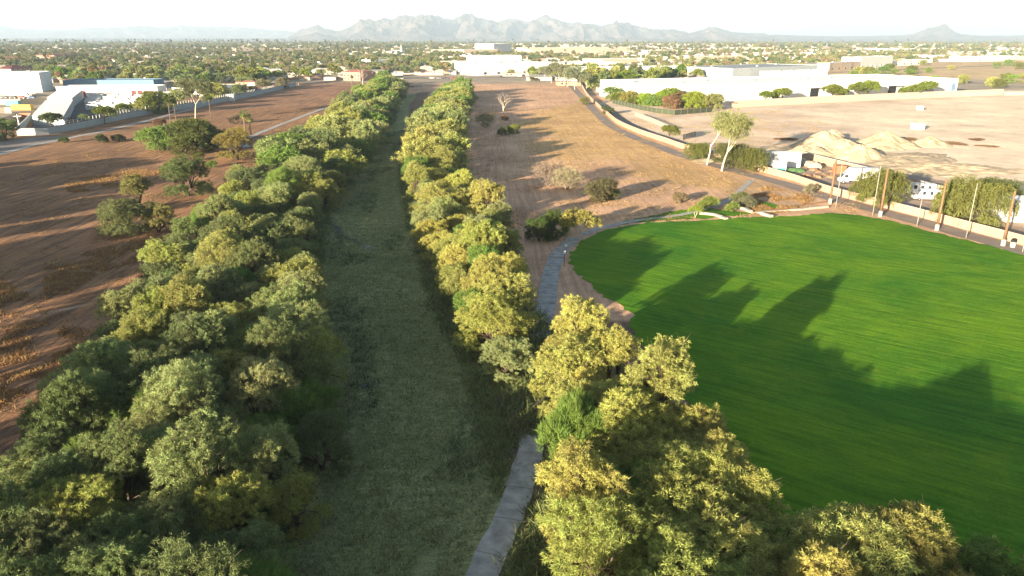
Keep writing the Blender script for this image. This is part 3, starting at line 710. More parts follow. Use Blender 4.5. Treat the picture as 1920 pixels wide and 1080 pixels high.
def zr(x, y):
    e = 'channel edge' if x - cen(y) < 13 else 'open edge'
    return f'on the {e} of the {"near" if y < 170 else "distant"} thicket before the culvert'
def zn(x, y): return f'in the thicket between path and lawn, {"trailside" if x < 14 + (y < 70) * 8 else "lawnside"}'
GY_, OL, YL, DG, BG = ('grey-green', GREYG), ('olive', OLIVE), ('yellow-olive', YEL), ('dark green', DKG), ('bright green', BRI)
bank(left_mass, 4.2, lambda y: 3.55 if y < 110 else (5.2 if y < 205 else 9.0), 7, 'mesquite_tree', 'mesquites on the dirt-field bank of the channel',
     lambda x, y: [GY_, GY_, GY_, OL, DG, DG, BG, OL], '', 420, zl)
bank(right_mass, 4.2, lambda y: 4.3 if y < 130 else (5 if y < 205 else 8.5), 8, 'feathery_tree', 'feathery trees on the far bank of the channel',
     lambda x, y: [OL, YL, YL, GY_, YL, OL, BG] if y < 190 else [OL, OL, GY_, BG], '', 200, zr)
bank(near_mass, 4.2, lambda y: 3.9, 9, 'feathery_tree', 'feathery trees between path and lawn', lambda x, y: [YL, YL, YL, YL, OL, OL, BG] if y > 62 else [YL, OL, YL, YL, OL, BG, YL], '', 160, zn)
# trees beyond the picture's edges whose long shadows cross the fields
def off_row(pts, label, thin=1.0, s0=1.3, s1=1.9):
    for x, y in pts:
        x += R.uniform(-3, 3); k = R.choice(['mesq0', 'mesq3', 'far1', 'mesq5', 'far2']); sc = R.uniform(s0, s1)
        o = tree('shade_tree', k, x, y, None, 'tree', jit(OLIVE), (sc * thin, sc * thin, sc), 'shade trees along the park edge'); pend(o, label, y, 'from its near end')
off_row([(-.86 * y - 22 - R.uniform(0, 8), y + R.uniform(-3, 3)) for y in (12, 40, 52, 62, 86, 96, 104, 126, 134, 142, 160, 174, 182, 192, 214, 224, 234, 246, 262, 276)] + [(-.86 * y - 42, y) for y in (70, 92, 120, 152, 168, 200, 212, 240)] + [(-.86 * y - 33, y) for y in range(66, 190, 11)], 'tall olive shade tree on the park edge beside the dirt field')
off_row([(-112, 0)], 'tall olive shade tree on the park edge behind the thicket', s0=1.0, s1=1.4)
off_row([(72, 36), (94, 48), (114, 62), (132, 80)], 'tall olive shade tree beside the lawn near its open corner', s0=1.2, s1=1.6)
off_row([(-46, -34), (-34, -44), (-22, -42), (-8, -50), (4, -40), (16, -48), (28, -38), (38, -50), (50, -34), (62, -44), (76, -24), (92, -32), (106, -12), (120, -4)], 'tall olive shade tree behind the lawn', .6, 2.3, 3.0)
#@@PART3
# ------------------------------------------------------------------ single plants placed where they stand
def put(u, v, key, sc, col, name, label, cat='tree', group=None, crown='crown', trunk='trunk', tilt=.04, zs=1.0):
    p = P(u, v); sc = sc * 1.3 if key[:4] == 'mesq' else sc; return tree(name, key, p.x, p.y, label, cat, col, (sc, sc, sc * zs), group, tilt=tilt, crown=crown, trunk=trunk)
g1 = 'trees and bushes round the dirt field'
for u, v, k, s, c, l in (
    (300, 283, 'far0', 1.15, BRI, 'bright green tree at the storage-yard end of the bushy clump above the sandy bank'),
    (330, 279, 'far1', 1.25, DKG, 'dark green tree inside the bushy clump above the sandy bank'),
    (368, 286, 'far2', 1.5, (.1, .12, .035), 'tall olive tree, highest of the bushy clump above the sandy bank'),
    (398, 282, 'far0', 1.15, DKG, 'dark tree at the trail end of the bushy clump above the sandy bank'),
    (345, 292, 'mesq1', 1.0, (.13, .14, .04), 'low yellow-green bush in front of the bushy clump'),
    (446, 300, 'mesq2', 1.15, (.24, .2, .06), 'golden-green round mesquite just below the pale curving trail'),
    (352, 368, 'mesq0', 1.3, (.13, .165, .06), 'big dark mesquite standing alone between dirt field and thicket'),
    (262, 398, 'mesq3', .95, (.22, .21, .075), 'twisted open mesquite on the ploughed dirt beside the big dark one'),
    (235, 440, 'mesq4', 1.05, (.16, .18, .075), 'low spreading grey mesquite on the dirt below the twisted one'),
    (298, 436, 'mesq1', .9, (.24, .22, .08), 'sparse brownish-olive mesquite touching the thicket edge'),
    (10, 262, 'far1', 1.1, DKG, 'dark tree at the street corner outside the storage-yard wall'),
    (98, 246, 'round0', 1.3, (.09, .12, .035), 'round dense green tree inside the corner of the storage-yard wall'),
    (197, 232, 'round1', 1.35, (.14, .17, .03), 'yellow-green round tree behind the yard wall beside the coaches'),
    (236, 221, 'round0', 1.2, (.13, .16, .03), 'smaller yellow-green round tree behind the yard wall beside the coaches'),
    (160, 234, 'round1', .8, DKG, 'small dark bush-like tree behind the yard wall'),
    (278, 213, 'far0', 1.3, OLIVE, 'olive tree behind the yard wall between the round trees and flat-topped tree'), (338, 201, 'far1', 1.4, GREYG, 'grey-green tree behind the yard wall beside the tall eucalyptus'), (408, 188, 'far2', 1.4, OLIVE, 'olive tree behind the yard wall before the white booth'), (450, 180, 'far0', 1.1, DKG, 'dark rounded tree just past the white booth'), (496, 171, 'far1', 1.2, (.2, .19, .1), 'dusty tree near the far end of the yard wall'), (530, 166, 'far2', 1.1, (.2, .18, .1), 'pale dusty tree at the far end of the yard wall'),  # extra trees, added to cast more shadow bands over the dirt field
    (297, 213, 'far2', 1.5, (.12, .15, .035), 'broad flat-topped green tree behind the yard wall near two palms')):
    put(u, v, k, s, c, 'mesquite_tree' if k[0] in 'fm' else 'round_tree', l, 'tree', g1)
put(366, 222, 'euc2', 1.65, (.16, .17, .08), 'eucalyptus_tree', 'tall sparse grey-green eucalyptus behind the yard wall, higher than the palms', 'tree', g1)
for u, v, s, c, l in ((485, 305, 1.5, (.13, .1, .06), 'brown scrubby bush between golden mesquite and thicket'), (262, 262, 1.5, DKG, 'dark shrub below the yard wall fence'), (190, 268, 1.7, (.08, .1, .04), 'low grey-green shrub beside the pale footpath'),
    (120, 268, 1.2, (.09, .12, .045), 'small rounded shrub on the footpath edge near the street corner'), (222, 266, 1.5, (.1, .1, .05), 'brownish shrub between two dark shrubs below the yard wall'), (375, 300, 1.0, (.14, .16, .04), 'reedy light green shrub at the end of the sandy bank'),
    (398, 314, .9, BRI, 'small bright yucca-like shrub below the trail bend'), (350, 182, 1.6, (.08, .1, .04), 'shrub against the yard wall near the white booth'), (475, 172, 1.8, (.09, .11, .04), 'shrub at the far corner of the yard wall'),
    (300, 238, 1.6, (.2, .12, .07), 'reddish dry bush at the foot of two slender palms'), (440, 232, 1.7, (.22, .17, .12), 'bleached grey brush on the striped brown dirt')):
    put(u, v, 'shrub%d' % R.randrange(2), s, c, 'shrub', l, 'shrub', 'shrubs round the dirt field', 'foliage', 'stem')
g2 = 'plants on the open desert strip'
for u, v, k, s, c, l, nm in (
    (1030, 350, 'twiggy', 1.45, (.24, .19, .15), 'grey twiggy half-bare tree in the shade of the thicket', 'twiggy_tree'),
    (1064, 356, 'twiggy', 1.35, (.32, .28, .17), 'lighter twiggy tree beside the grey half-bare one', 'twiggy_tree'),
    (910, 240, 'twiggy', 1.5, (.2, .19, .09), 'umbrella-shaped brown-green tree near the bare white tree', 'twiggy_tree'),
    (1010, 452, 'mesq1', .75, (.08, .12, .035), 'dark green tree at the far side of the clump before the small trail tree', 'mesquite_tree'),
    (1036, 446, 'mesq3', .62, (.1, .14, .04), 'green tree in the middle of the clump before the small trail tree', 'mesquite_tree'),
    (1058, 436, 'palo0', .75, LIME, 'lime-green palo verde of the clump before the small trail tree', 'palo_verde_tree'),
    (1086, 456, 'young', 1.4, (.28, .25, .07), 'small yellow-leaved tree where the trail meets the lawn corner', 'young_tree'),
    (1254, 264, 'round1', 1.0, (.16, .17, .04), 'round olive tree just behind the curving block wall', 'round_tree'),
    (1303, 409, 'young', .6, (.25, .3, .05), 'tiny lime tree at the lawn edge near the pale stones', 'young_tree')):
    put(u, v, k, s, c, nm, l, 'tree', g2)
for u, v, s, c, l in ((1130, 376, 2.2, (.13, .12, .06), 'dark tangled shrub on the shaded desert'), (1145, 373, 1.2, (.15, .17, .05), 'small green shrub beside the dark tangled one'), (945, 254, 1.8, (.12, .14, .05), 'grey-green low shrub below the umbrella-shaped tree'), (963, 251, 1.6, (.2, .23, .05), 'lime shrub below the umbrella-shaped tree'),
    (946, 226, 1.1, (.22, .14, .08), 'small brown dried shrub between the bare tree and the lime shrub'), (1097, 196, 1.9, (.2, .19, .08), 'dusty shrub where the block wall begins to curve'), (1138, 214, 1.8, (.1, .12, .06), 'grey-green shrub on the wall side of the service road'), (1328, 392, 1.5, (.2, .24, .06), 'bright shrub among pale stones at the lawn edge'),
    (1388, 384, 1.6, (.17, .18, .08), 'grey shrub casting shade on the trail ramp'), (1400, 388, 1.3, (.2, .2, .12), 'pale grey bush on the orange scraped soil'), (1372, 396, 1.0, (.2, .25, .06), 'tiny bright shrub beside the stone seat'), (1520, 362, 1.2, (.25, .22, .14), 'dry brush along the wall near the first timber pole'),
    (1272, 424 - 44, 1.1, (.25, .2, .12), 'low dry brush on the bare soil above the lawn fringe'), (997, 152, 1.6, (.15, .15, .07), 'olive shrub below the white-trunked row')):
    put(u, v, 'shrub%d' % R.randrange(2), s, c, 'shrub', l, 'shrub', 'shrubs on the desert strip', 'foliage', 'stem')
def bare_tree(u, v, k, sc, label, mt=None, zs=1, name='bare_tree', rx=0):
    p = P(u, v); t = thing(name, label, 'tree', p, R.uniform(0, 6), 'leafless trees and branches', (sc, sc, sc * zs)); link('branches', BARE[k], t, rz=0)
    t.rotation_euler[0] = rx; return t
bare_tree(944, 212, 0, 1.5, 'tall leafless white tree standing on the desert strip')
bare_tree(680, 160, 0, 1.9, 'big leafless pale tree in front of the pink building')
bare_tree(522, 372, 1, 1.25, 'bleached dead tree sticking out of the thicket at its channel side')
bare_tree(462, 372, 1, 1.0, 'bleached dead tree inside the thicket beside golden bush')
for i, (u, v, s) in enumerate(((1225, 350, .8), (1248, 346, .9), (1275, 352, 1.0), (1300, 350, .9), (1262, 358, .7))):
    bare_tree(u, v, 2, s, ['pile end nearest the twiggy trees of the cut brush', 'cut brush heap second from the twiggy trees', 'widest heap of cut brush on the pale soil', 'last heap of cut brush toward the eucalyptus trunks', 'small cut branch lying below the brush heaps'][i], zs=.35, name='brush_heap')
for u, v, vt, k, l, c in ((1325, 309, 212, 'euc1', 'leaning white-trunked eucalyptus beside the curving block wall', (.22, .24, .1)), (1353, 321, 192, 'euc0', 'taller white-trunked eucalyptus with spreading limbs at the block wall', (.24, .25, .1))):
    put(u, v, k, 1.12, c, 'eucalyptus_tree', l, 'tree', g2).scale = (1.2, 1.2, 1.12)
for i, (u, v, s) in enumerate(((1034, 156, 1.35), (1046, 158, 1.5), (1056, 161, 1.45), (1064, 163, 1.3), (1078, 168, 1.5), (1100, 170, 1.1), (1020, 152, 1.1))):
    o = put(u, v, 'euc2', s, jit((.2, .21, .12)), 'eucalyptus_tree', None, 'tree', 'eucalyptus row at the head of the desert strip'); pend(o, 'dusty eucalyptus of the white-trunked row', -v, 'from its road end')
# weeping trees and hedge beyond the wall
for u, v, s, c, l in ((1308, 300, 1.15, (.17, .19, .05), 'pale weeping tree behind the wall beside the leaning eucalyptus'), (1385, 318, 1.5, (.13, .14, .05), 'dark weeping tree behind the wall between eucalyptus and trailers'), (1412, 322, 1.35, (.17, .18, .05), 'lighter weeping tree touching the white trailers'), (1362, 308, 1.3, (.15, .16, .06), 'weeping tree right behind the tall eucalyptus trunk'),
    (1648, 385, 1.7, (.19, .2, .055), 'wide weeping tree in the truck yard before the white vans'), (1626, 380, 1.2, (.17, .19, .05), 'low weeping tree beside the box truck'), (1818, 420, 2.0, (.2, .21, .06), 'largest weeping tree in the yard between two timber poles'), (1790, 408, 1.5, (.18, .19, .05), 'weeping tree merging with the largest one in the yard'), (1862, 392, 1.5, (.12, .14, .05), 'dark bushy tree at the yard back wall')):
    put(u, v, 'weep%d' % R.randrange(2), s * .84, tuple(q * .8 for q in c), 'weeping_tree', l, 'tree', 'weeping trees beyond the block wall')
for i in range(26):
    t = i / 25; u = 1150 + 190 * t; v = 193 + 14 * math.sin(t * 1.9) + R.uniform(-3, 3)
    o = put(u, v - 4, 'shrub%d' % (i % 2) if i % 4 else 'far%d' % (i % 3), R.uniform(2.2, 3) if i % 4 else R.uniform(.8, 1.25), jit(R.choice([LIME, BRI, OLIVE, (.16, .2, .04), (.2, .13, .07)]), .2), 'hedge_shrub', None, 'shrub', 'hedge behind the dark screen fence', 'foliage', 'stem')
    pend(o, 'bushy shrub of the hedge behind the dark screen fence,', u, 'from the service road')
for i, (u, v, s) in enumerate(((1435, 195, 1.3), (1448, 194, 1.1), (1466, 193, 1.5), (1560, 189, 1.7), (1575, 189, 1.3), (1608, 188, 1.9), (1625, 187, 2.0), (1696, 184, 1.2), (1712, 184, 1.5), (1738, 183, 1.8), (1725, 183, 1.4), (1258, 198, 1.7))):
    o = put(u, v, 'round%d' % (i % 2), s, jit((.16, .2, .035)), 'round_tree', None, 'tree', 'trees along the long white warehouse'); pend(o, 'clipped bright green tree before the long white warehouse,', u, 'from its hedge end')
for i in range(34):
    u = R.uniform(1700, 1990) if i > 11 else R.uniform(1590, 1760); v = R.uniform(150, 166) if u > 1745 else R.uniform(136, 146)
    if i > 25: u, v = R.uniform(1650, 1920), R.uniform(122, 135)
    o = put(u, v, 'far%d' % (i % 3), R.uniform(.7, 1.25), jit(R.choice([OLIVE, BRI, (.16, .18, .05)]), .2), 'desert_bush', None, 'shrub', 'bushes past the white warehouse', 'foliage', 'stem'); pend(o, 'rounded green bush on the flats past the white warehouse,', u, 'from its end wall')

def palm(u, v, vtop, label, group, r=.2, parts=False, sc=1.0, name='fan_palm', lean=0):
    p = P(u, v); h = hfor(p, vtop); t = thing(name, label, 'palm tree', p, R.uniform(0, 6), group); link('trunk', palm_trunk(h, r), t); t.rotation_euler[0] = lean
    if parts:
        rr = random.Random(int(u))
        for i in range(30):
            f = link('frond', FROND[i % 2], t, (0, 0, h), color=(.13, .19, .04) if i > 8 else (.22, .2, .07)); f.rotation_euler = (rr.uniform(-.2, .2), -rr.uniform(-.75, 1.2) if i > 8 else rr.uniform(.5, 1.1), rr.random() * 6.283); f.scale = (sc,) * 3
    else: link('crown', PALMCROWN, t, (0, 0, h), sc=sc, color=(.16, .2, .05))
    return t
def hfor(p, vtop):
    lo, hi = 0, 80
    for _ in range(40):
        m_ = (lo + hi) / 2
        if proj(p.x, p.y, p.z + m_)[1] > vtop: lo = m_
        else: hi = m_
    return lo
palm(461, 254, 214, 'taller palm of the pair beside the pale trail', 'palm pair by the trail', .28, True, 1.15)
palm(471, 253, 221, 'shorter palm of the pair, with a skirt of yellow dead fronds', 'palm pair by the trail', .3, True, 1.1)
palm(320, 232, 186, 'slender palm in front of the coaches, taller of two', 'slender palms on the brown dirt', .17, lean=.03, sc=1.25)
palm(331, 231, 190, 'slender palm in front of the coaches, thinner of two', 'slender palms on the brown dirt', .15)
palm(396, 222, 182, 'slender curved palm standing apart on the brown dirt', 'slender palms on the brown dirt', .17, sc=1.2)
palm(656, 196, 181, 'short palm rising from the far thicket edge', 'slender palms on the brown dirt', .25, sc=.9)
palm(661, 163, 144, 'short stubby palm beside the big leafless tree', 'slender palms on the brown dirt', .4, sc=.9)

# ------------------------------------------------------------------ walls, fences, poles
def wall_line(name, label, pix, h, th, mt, cap=None, group=None, base=-.3, sub=4, cat='wall', capw=.12, panels=None):
    ln = smooth_line(wpoly(pix), sub) if sub > 1 else [Vector(p) for p in wpoly(pix)]
    o0 = ln[0]; root = thing(name, label, cat, (o0.x, o0.y, H(o0.x, o0.y)), 0, group); z0 = H(o0.x, o0.y)
    def strip(w_, a, b):
        m = MB(); n = len(ln); L = []
        for i, p in enumerate(ln):
            d = (ln[min(i + 1, n - 1)] - ln[max(i - 1, 0)]).normalized(); q = Vector((-d.y, d.x)) * w_ / 2; g = H(p.x, p.y) - z0
            for s, z in ((1, a), (1, b), (-1, b), (-1, a)): c = p + q * s - o0; L.append((c.x, c.y, g + z))
        m.v = L
        for i in range(n - 1):
            for j in range(4): k = i * 4 + j; k2 = i * 4 + (j + 1) % 4; m.f.append((k, k + 4, k2 + 4, k2)); m.m.append(0)
        m.f += [(0, 1, 2, 3), (n * 4 - 1, n * 4 - 2, n * 4 - 3, n * 4 - 4)]; m.m += [0, 0]; return m
    strip(th, base, h).build('wall_body', mt, root)
    if cap: strip(th + capw, h + .003, h + .14).build('coping', cap, root)
    if panels:
        tot = sum((ln[i + 1] - ln[i]).length for i in range(len(ln) - 1)); pm = MB().box(-.22, -.22, base, .22, .22, h + .2).mesh('pilaster', mt)
        s = 0; nxt = 0
        for i in range(len(ln) - 1):
            L_ = (ln[i + 1] - ln[i]).length
            while nxt <= s + L_:
                p = ln[i].lerp(ln[i + 1], (nxt - s) / L_); d = ln[i + 1] - ln[i]
                link('pilaster', pm, root, (p.x - o0.x, p.y - o0.y, H(p.x, p.y) - z0), math.atan2(d.y, d.x)); nxt += panels
            s += L_
    return root, ln
wall_line('block_wall', 'long curving tan block wall with pink coping beside the service road', curved, 1.75, .2, M['tanwall'], M['cap'], panels=24)
wall_line('block_wall', 'tan block wall behind the trailers, trucks and vans', [(1500, 297), (1560, 313), (1640, 333), (1720, 355), (1800, 376), (1925, 408), (2060, 440)], 2.4, .2, M['tanwall'], M['roofgrey'], sub=3, panels=18)
wall_line('block_wall', 'pale block wall in front of the long white warehouse', [(1372, 202), (1500, 195), (1615, 189), (1750, 183), (1880, 178)], 4.0, .3, M['cream'], sub=2)
wall_line('block_wall', 'lower pale wall running on from the end of the warehouse wall', [(1882, 179), (1990, 177), (2100, 176)], 2.4, .3, M['cream'], sub=2)
root, ln = wall_line('yard_wall', 'long pale storage-yard wall with posts on top above the footpath', [(33, 254), (92, 252), (180, 235), (250, 220), (330, 207), (420, 191), (480, 179), (555, 161)], 2.9, .25, M['blue_shade'], M['dark'], sub=3)  # white wall, its bluish tree shade put into the colour
pm = MB().box(-.07, -.07, 2.9, .07, .07, 4.5).mesh('fence_post', M['white']); tot = 0; k = 0; nxt = 16; o0 = ln[0]
for i in range(len(ln) - 1):
    L_ = (ln[i + 1] - ln[i]).length
    while nxt <= tot + L_ and k < 90: p = ln[i].lerp(ln[i + 1], (nxt - tot) / L_); link('fence_post', pm, root, (p.x - o0.x, p.y - o0.y, H(p.x, p.y) - H(o0.x, o0.y))); nxt += 2.9; k += 1
    tot += L_
rail = MB(); 
for zz in (3.5, 4.3): rail.tube([(p.x - o0.x, p.y - o0.y, zz + H(p.x, p.y) - H(o0.x, o0.y)) for p in ln if (p - o0).length > 16], .035, 4)
rail.build('fence_rail', M['white'], root)
wall_line('yard_wall', 'short pale wall at the street corner of the storage yard', [(33, 253), (48, 238), (60, 224)], 2.9, .25, M['blue_shade'], M['white'], sub=1)  # same white wall, shade painted into its colour
for i, (a, h_, c, l) in enumerate((([(-30, 196), (40, 196), (90, 192)], 3.2, 'cream', 'tan yard wall behind the yellow container'), ([(-30, 178), (30, 180), (68, 181)], 3, 'cream', 'tan yard wall below the big white building'), ([(-30, 214), (10, 212), (22, 212)], 3, 'cream', 'short tan yard wall beside the yellow container'), ([(-30, 236), (8, 232), (36, 222)], 3, 'cream', 'tan yard wall nearest the street corner'),
    ([(690, 141), (830, 141)], 2.2, 'cream', 'low pale wall along the cross street before the culvert'), ([(470, 152), (560, 149), (640, 146)], 2.2, 'pink', 'low pinkish wall behind the head of the dirt field'), ([(560, 160), (640, 152)], 1.4, 'cream', 'low kerb wall where the dirt field ends'))):
    wall_line('garden_wall', l, a, h_, .25, M[c], sub=1)
p = P(434, 189); t = thing('white_booth', 'small white block booth standing on the yard wall line', 'booth', p); MB().box(-2, -1.4, -.2, 2, 1.4, 3.6).build('booth_wall', M['white'], t); MB().box(-2.2, -1.6, 3.603, 2.2, 1.6, 3.85).build('booth_roof', M['roofwhite'], t)
def fence(label, pix, h, mt, bay, group=None, slats=False):
    ln = [Vector(p) for p in wpoly(pix)]; o0 = ln[0]; root = thing('screen_fence', label, 'fence', (o0.x, o0.y, H(*o0)), 0, group); z0 = H(*o0); pm = MB().tube([(0, 0, -.3), (0, 0, h + .15)], .06, 6).mesh('fence_post', M['post'])
    for i in range(len(ln) - 1):
        d = ln[i + 1] - ln[i]; n = max(1, round(d.length / bay)); an = math.atan2(d.y, d.x)
        for j in range(n):
            p = ln[i] + d * j / n; link('fence_post', pm, root, (p.x - o0.x, p.y - o0.y, H(*p) - z0), an)
            m = MB(); L_ = d.length / n
            if slats:
                for q in range(int(L_ / .35)): m.box(.06 + q * .35, -.02, .1, .3 + q * .35, .02, h)
            else: m.box(.07, -.015, .05, L_ - .07, .015, h)
            m.build('fence_panel', mt, root, (p.x - o0.x, p.y - o0.y, H(*p) - z0), an)
    return root
fence('dark green screened fence in front of the hedge', [(1148, 194), (1190, 204), (1230, 212), (1264, 216), (1336, 210)], 2.6, M['mesh'], 5)
fence('pale slatted fence crossing the sandy strip beyond the block wall', [(1190, 218), (1222, 230), (1258, 246)], 2.2, M['post'], 3, slats=True)
fence('short pale slatted fence near the round olive tree', [(1280, 263), (1305, 256)], 2.2, M['post'], 3, slats=True)
POLEPX = [((1556, 382), 300), ((1650, 406), 317), ((1756, 432), 336), ((1880, 461), 358)]
names = ['farthest along the lawn', 'second along the lawn, before the box truck', 'third along the lawn, before the largest weeping tree', 'closest, with a pale concrete foot']
for ((u, v), vt), nm in zip(POLEPX, ['beside the box truck yard, first along the service road', 'in front of the wide weeping tree', 'between the white vans and the largest weeping tree', 'beside the rubbish bin, with a pale concrete foot']):
    p = P(u, v); h = hfor(p, vt); t = thing('timber_pole', 'thick brown timber net pole ' + nm, 'pole', p, .6, 'timber net poles along the lawn')
    MB().tube([(0, 0, 1.2), (0, 0, h * .5), (0, 0, h)], [.26, .23, .19], 10).build('pole_shaft', M['pole'], t, smooth=True)
    MB().tube([(0, 0, -.4), (0, 0, 1.3)], [.42, .4], 8).build('pole_foot', M['poleshoe'], t)
    MB().box(-.5, -.08, h - .9, .5, .08, h - .7).build('crossarm', M['pole'], t)
    m = MB(); [m.tube([(.34, 0, h * f), (.5, 0, h * f)], .05, 4) for f in (.3, .55, .8)]; m.build('bracket', M['post'], t)
for (u, v), vt, nm in (((1567, 389), 308, 'beside the first timber pole'), ((1636, 404), 312, 'just before the second timber pole'), ((1719, 424), 372, 'short one between the second and third timber poles'), ((1811, 447), 345, 'between the third and fourth timber poles'), ((1917, 473), 424, 'short one beside the rubbish bin')):
    p = P(u, v); h = hfor(p, vt); t = thing('steel_pole', 'thin pale steel net pole ' + nm, 'pole', p, 0, 'thin steel net poles along the lawn')
    MB().tube([(0, 0, -.3), (0, 0, h)], [.11, .08], 8).build('pole_shaft', M['post'], t, smooth=True); MB().tube([(0, 0, h + .003), (0, 0, h + .12)], [.13, .05], 8).build('pole_cap', M['post'], t)
p = P(1898, 464); t = thing('rubbish_bin', 'grey rubbish bin with dark lid at the lawn edge', 'bin', p); MB().tube([(0, 0, 0), (0, 0, 1.1)], [.42, .5], 10).build('bin_body', M['poleshoe'], t); MB().tube([(0, 0, 1.103), (0, 0, 1.45), (0, 0, 1.6)], [.52, .5, .3], 10).build('bin_lid', M['black'], t)
p = P(1115, 440); t = thing('marker_post', 'thin pale post standing behind the small trail tree', 'post', p); MB().tube([(0, 0, -.2), (0, 0, 4.2)], .09, 6).build('post_shaft', M['white'], t)
for u, v, h, l in ((1058, 500, 3.0, 'pale signpost beside the trail at the lawn corner'), (1061, 476, 2.0, 'short white-topped post beyond the signpost')):
    p = P(u, v); t = thing('trail_sign', l, 'sign', p); MB().box(-.06, -.06, -.2, .06, .06, h).build('post_shaft', M['pole'], t); MB().box(-.2, -.09, h - .6, .2, -.063, h - .05).build('sign_plate', M['white'], t)
# pale seat stones at the lawn edge
def stones(label, pix, w_, h_, L_):
    ln = [Vector(p) for p in wpoly(pix)]; o0 = ln[0]; root = thing('stone_seat_wall', label, 'low wall', (o0.x, o0.y, H(*o0)), 0, 'pale seat walls at the lawn edge')
    for i in range(len(ln) - 1):
        d = ln[i + 1] - ln[i]; n = max(1, round(d.length / L_)); an = math.atan2(d.y, d.x)
        for j in range(n):
            p = ln[i] + d * j / n - o0; MB().box(.04, -w_ / 2, -.2, d.length / n - .04, w_ / 2, h_ + R.uniform(-.05, .05)).build('stone_block', M['stone'], root, (p.x, p.y, 0), an + R.uniform(-.03, .03))
stones('curved pale stone seat beside the tiny lime tree', [(1311, 402), (1322, 402), (1340, 404), (1362, 412)], .9, .55, 2.2)
stones('short pale stone seat at the end of the trail ramp', [(1386, 391), (1398, 394), (1408, 399)], .9, .55, 2.2)
stones('long low stone kerb running toward the first timber pole', [(1408, 401), (1450, 398), (1500, 394), (1552, 389)], .6, .4, 3)
stones('detached pale stone block on the lawn fringe', [(1428, 402), (1447, 408)], .9, .6, 4)
wall_line('retaining_kerb', 'thin wooden edging from the stone seat to the service road', [(1450, 392), (1500, 386), (1556, 378)], .25, .2, M['pole'], sub=1, cat='kerb')

# ------------------------------------------------------------------ sand piles, rocks, scrap
def pile(u, v, rad, h_, label, seed, el=1.0):
    p = P(u, v); m = MB(); n, k = 40, 14; rr = random.Random(seed)
    for j in range(k + 1):
        for i in range(n):
            a = 6.283 * i / n; f = j / k; r = rad * f * (1 + .22 * noise.noise(Vector((math.cos(a) * 1.5 + seed, math.sin(a) * 1.5, 0))))
            z = h_ * (max(0, 1 - f) ** 1.15 if f > .12 else .86 - f * .1) * (1 + .12 * noise.noise(Vector((math.cos(a) * 2, math.sin(a) * 2 + seed, f * 3)))) - (.1 if j == k else 0) + .5 * noise.noise(Vector((math.cos(a) * r * .35, math.sin(a) * r * .35, seed))) + .25 * noise.noise(Vector((math.cos(a) * r, math.sin(a) * r, seed)))
            m.v.append((r * math.cos(a) * el, r * math.sin(a), z - (.25 if j == k else 0)))
    for j in range(k):
        for i in range(n): m.f.append((j * n + i, (j + 1) * n + i, (j + 1) * n + (i + 1) % n, j * n + (i + 1) % n)); m.m.append(0)
    o = m.build('sand_pile', M['pile'], loc=p, rz=rr.random()); tag(o, label, 'sand pile', 'sand piles in the pale yard')
for i, a in enumerate(((1548, 281, 11, 6.6, 'tallest sand pile, directly above the white trailer'), (1580, 288, 8, 5, 'pointed sand pile merging with the tallest one'), (1612, 297, 7.5, 4.6, 'small sharp sand pile closest to the yard back wall'), (1655, 274, 10, 5.6, 'broad sand pile standing apart beyond the others'), (1741, 272, 6.5, 3.2, 'small far sand pile near the tan open ground'), (1506, 288, 6, 2.6, 'low sand heap at the trailer end of the piles'), (1528, 291, 6, 3, 'low sand heap in front of the tallest pile'), (1560, 262, 6, 4, 'sand pile peeking out behind the tallest one'))): pile(a[0], a[1], a[2] * 1.22, a[3] * 1.12, a[4], i * 3 + 1, 1.15)
for i, (u, v) in enumerate(((1400, 295), (1420, 285), (1700, 300), (1780, 318))): pile(u, v, 13, 1.6, ['dark earth ridge beyond the weeping trees', 'second earth ridge beyond the weeping trees', 'low earth ridge behind the yard back wall', 'low earth ridge farther along the yard back wall'][i], 40 + i, 1.8)
def rockm(seed):
    rr = random.Random(seed); m = MB(); n = 9
    for j, (z, f) in enumerate(((-.2, .9), (.35, 1), (.8, .6), (.95, .1))):
        for i in range(n): a = 6.283 * i / n; r = f * (1 + rr.uniform(-.22, .22)); m.v.append((r * math.cos(a), r * math.sin(a) * .8, z))
    for j in range(3):
        for i in range(n): m.f.append((j * n + i, j * n + (i + 1) % n, (j + 1) * n + (i + 1) % n, (j + 1) * n + i)); m.m.append(0)
    return m
ROCK = [rockm(i).mesh('rock', M['stone']) for i in range(3)]; JUNK = [rockm(i + 7).mesh('scrap', M['junk']) for i in range(3)]
for i in range(12):
    p = P(1503 + i * 2.6 + R.uniform(-1, 1), 306 + i * .9 + R.uniform(-1.5, 1.5)); o = link('boulder', ROCK[i % 3], None, p, R.random() * 6, R.uniform(1.0, 2.0)); tag(o, None, 'rock', 'boulders beside the white trailer'); pend(o, 'tan boulder of the heap beside the white trailer,', p.x, 'from the trailer')
for i in range(16):
    p = P(R.uniform(1500, 1562), R.uniform(318, 334)); o = link('scrap_heap', JUNK[i % 3], None, p, R.random() * 6, (R.uniform(.6, 1.6), R.uniform(.6, 1.6), R.uniform(.4, 1))); tag(o, None, 'scrap', 'scrap between boulders and box truck'); pend(o, 'brown scrap heap between boulders and box truck,', p.x, 'from the kiosk')
p = P(1492, 322); o = link('covered_heap', rockm(5).mesh('covered_heap', M['greentarp']), None, p, .3, (3.2, 2, 1.3)); tag(o, 'heap under a green tarpaulin before the white trailer', 'heap')
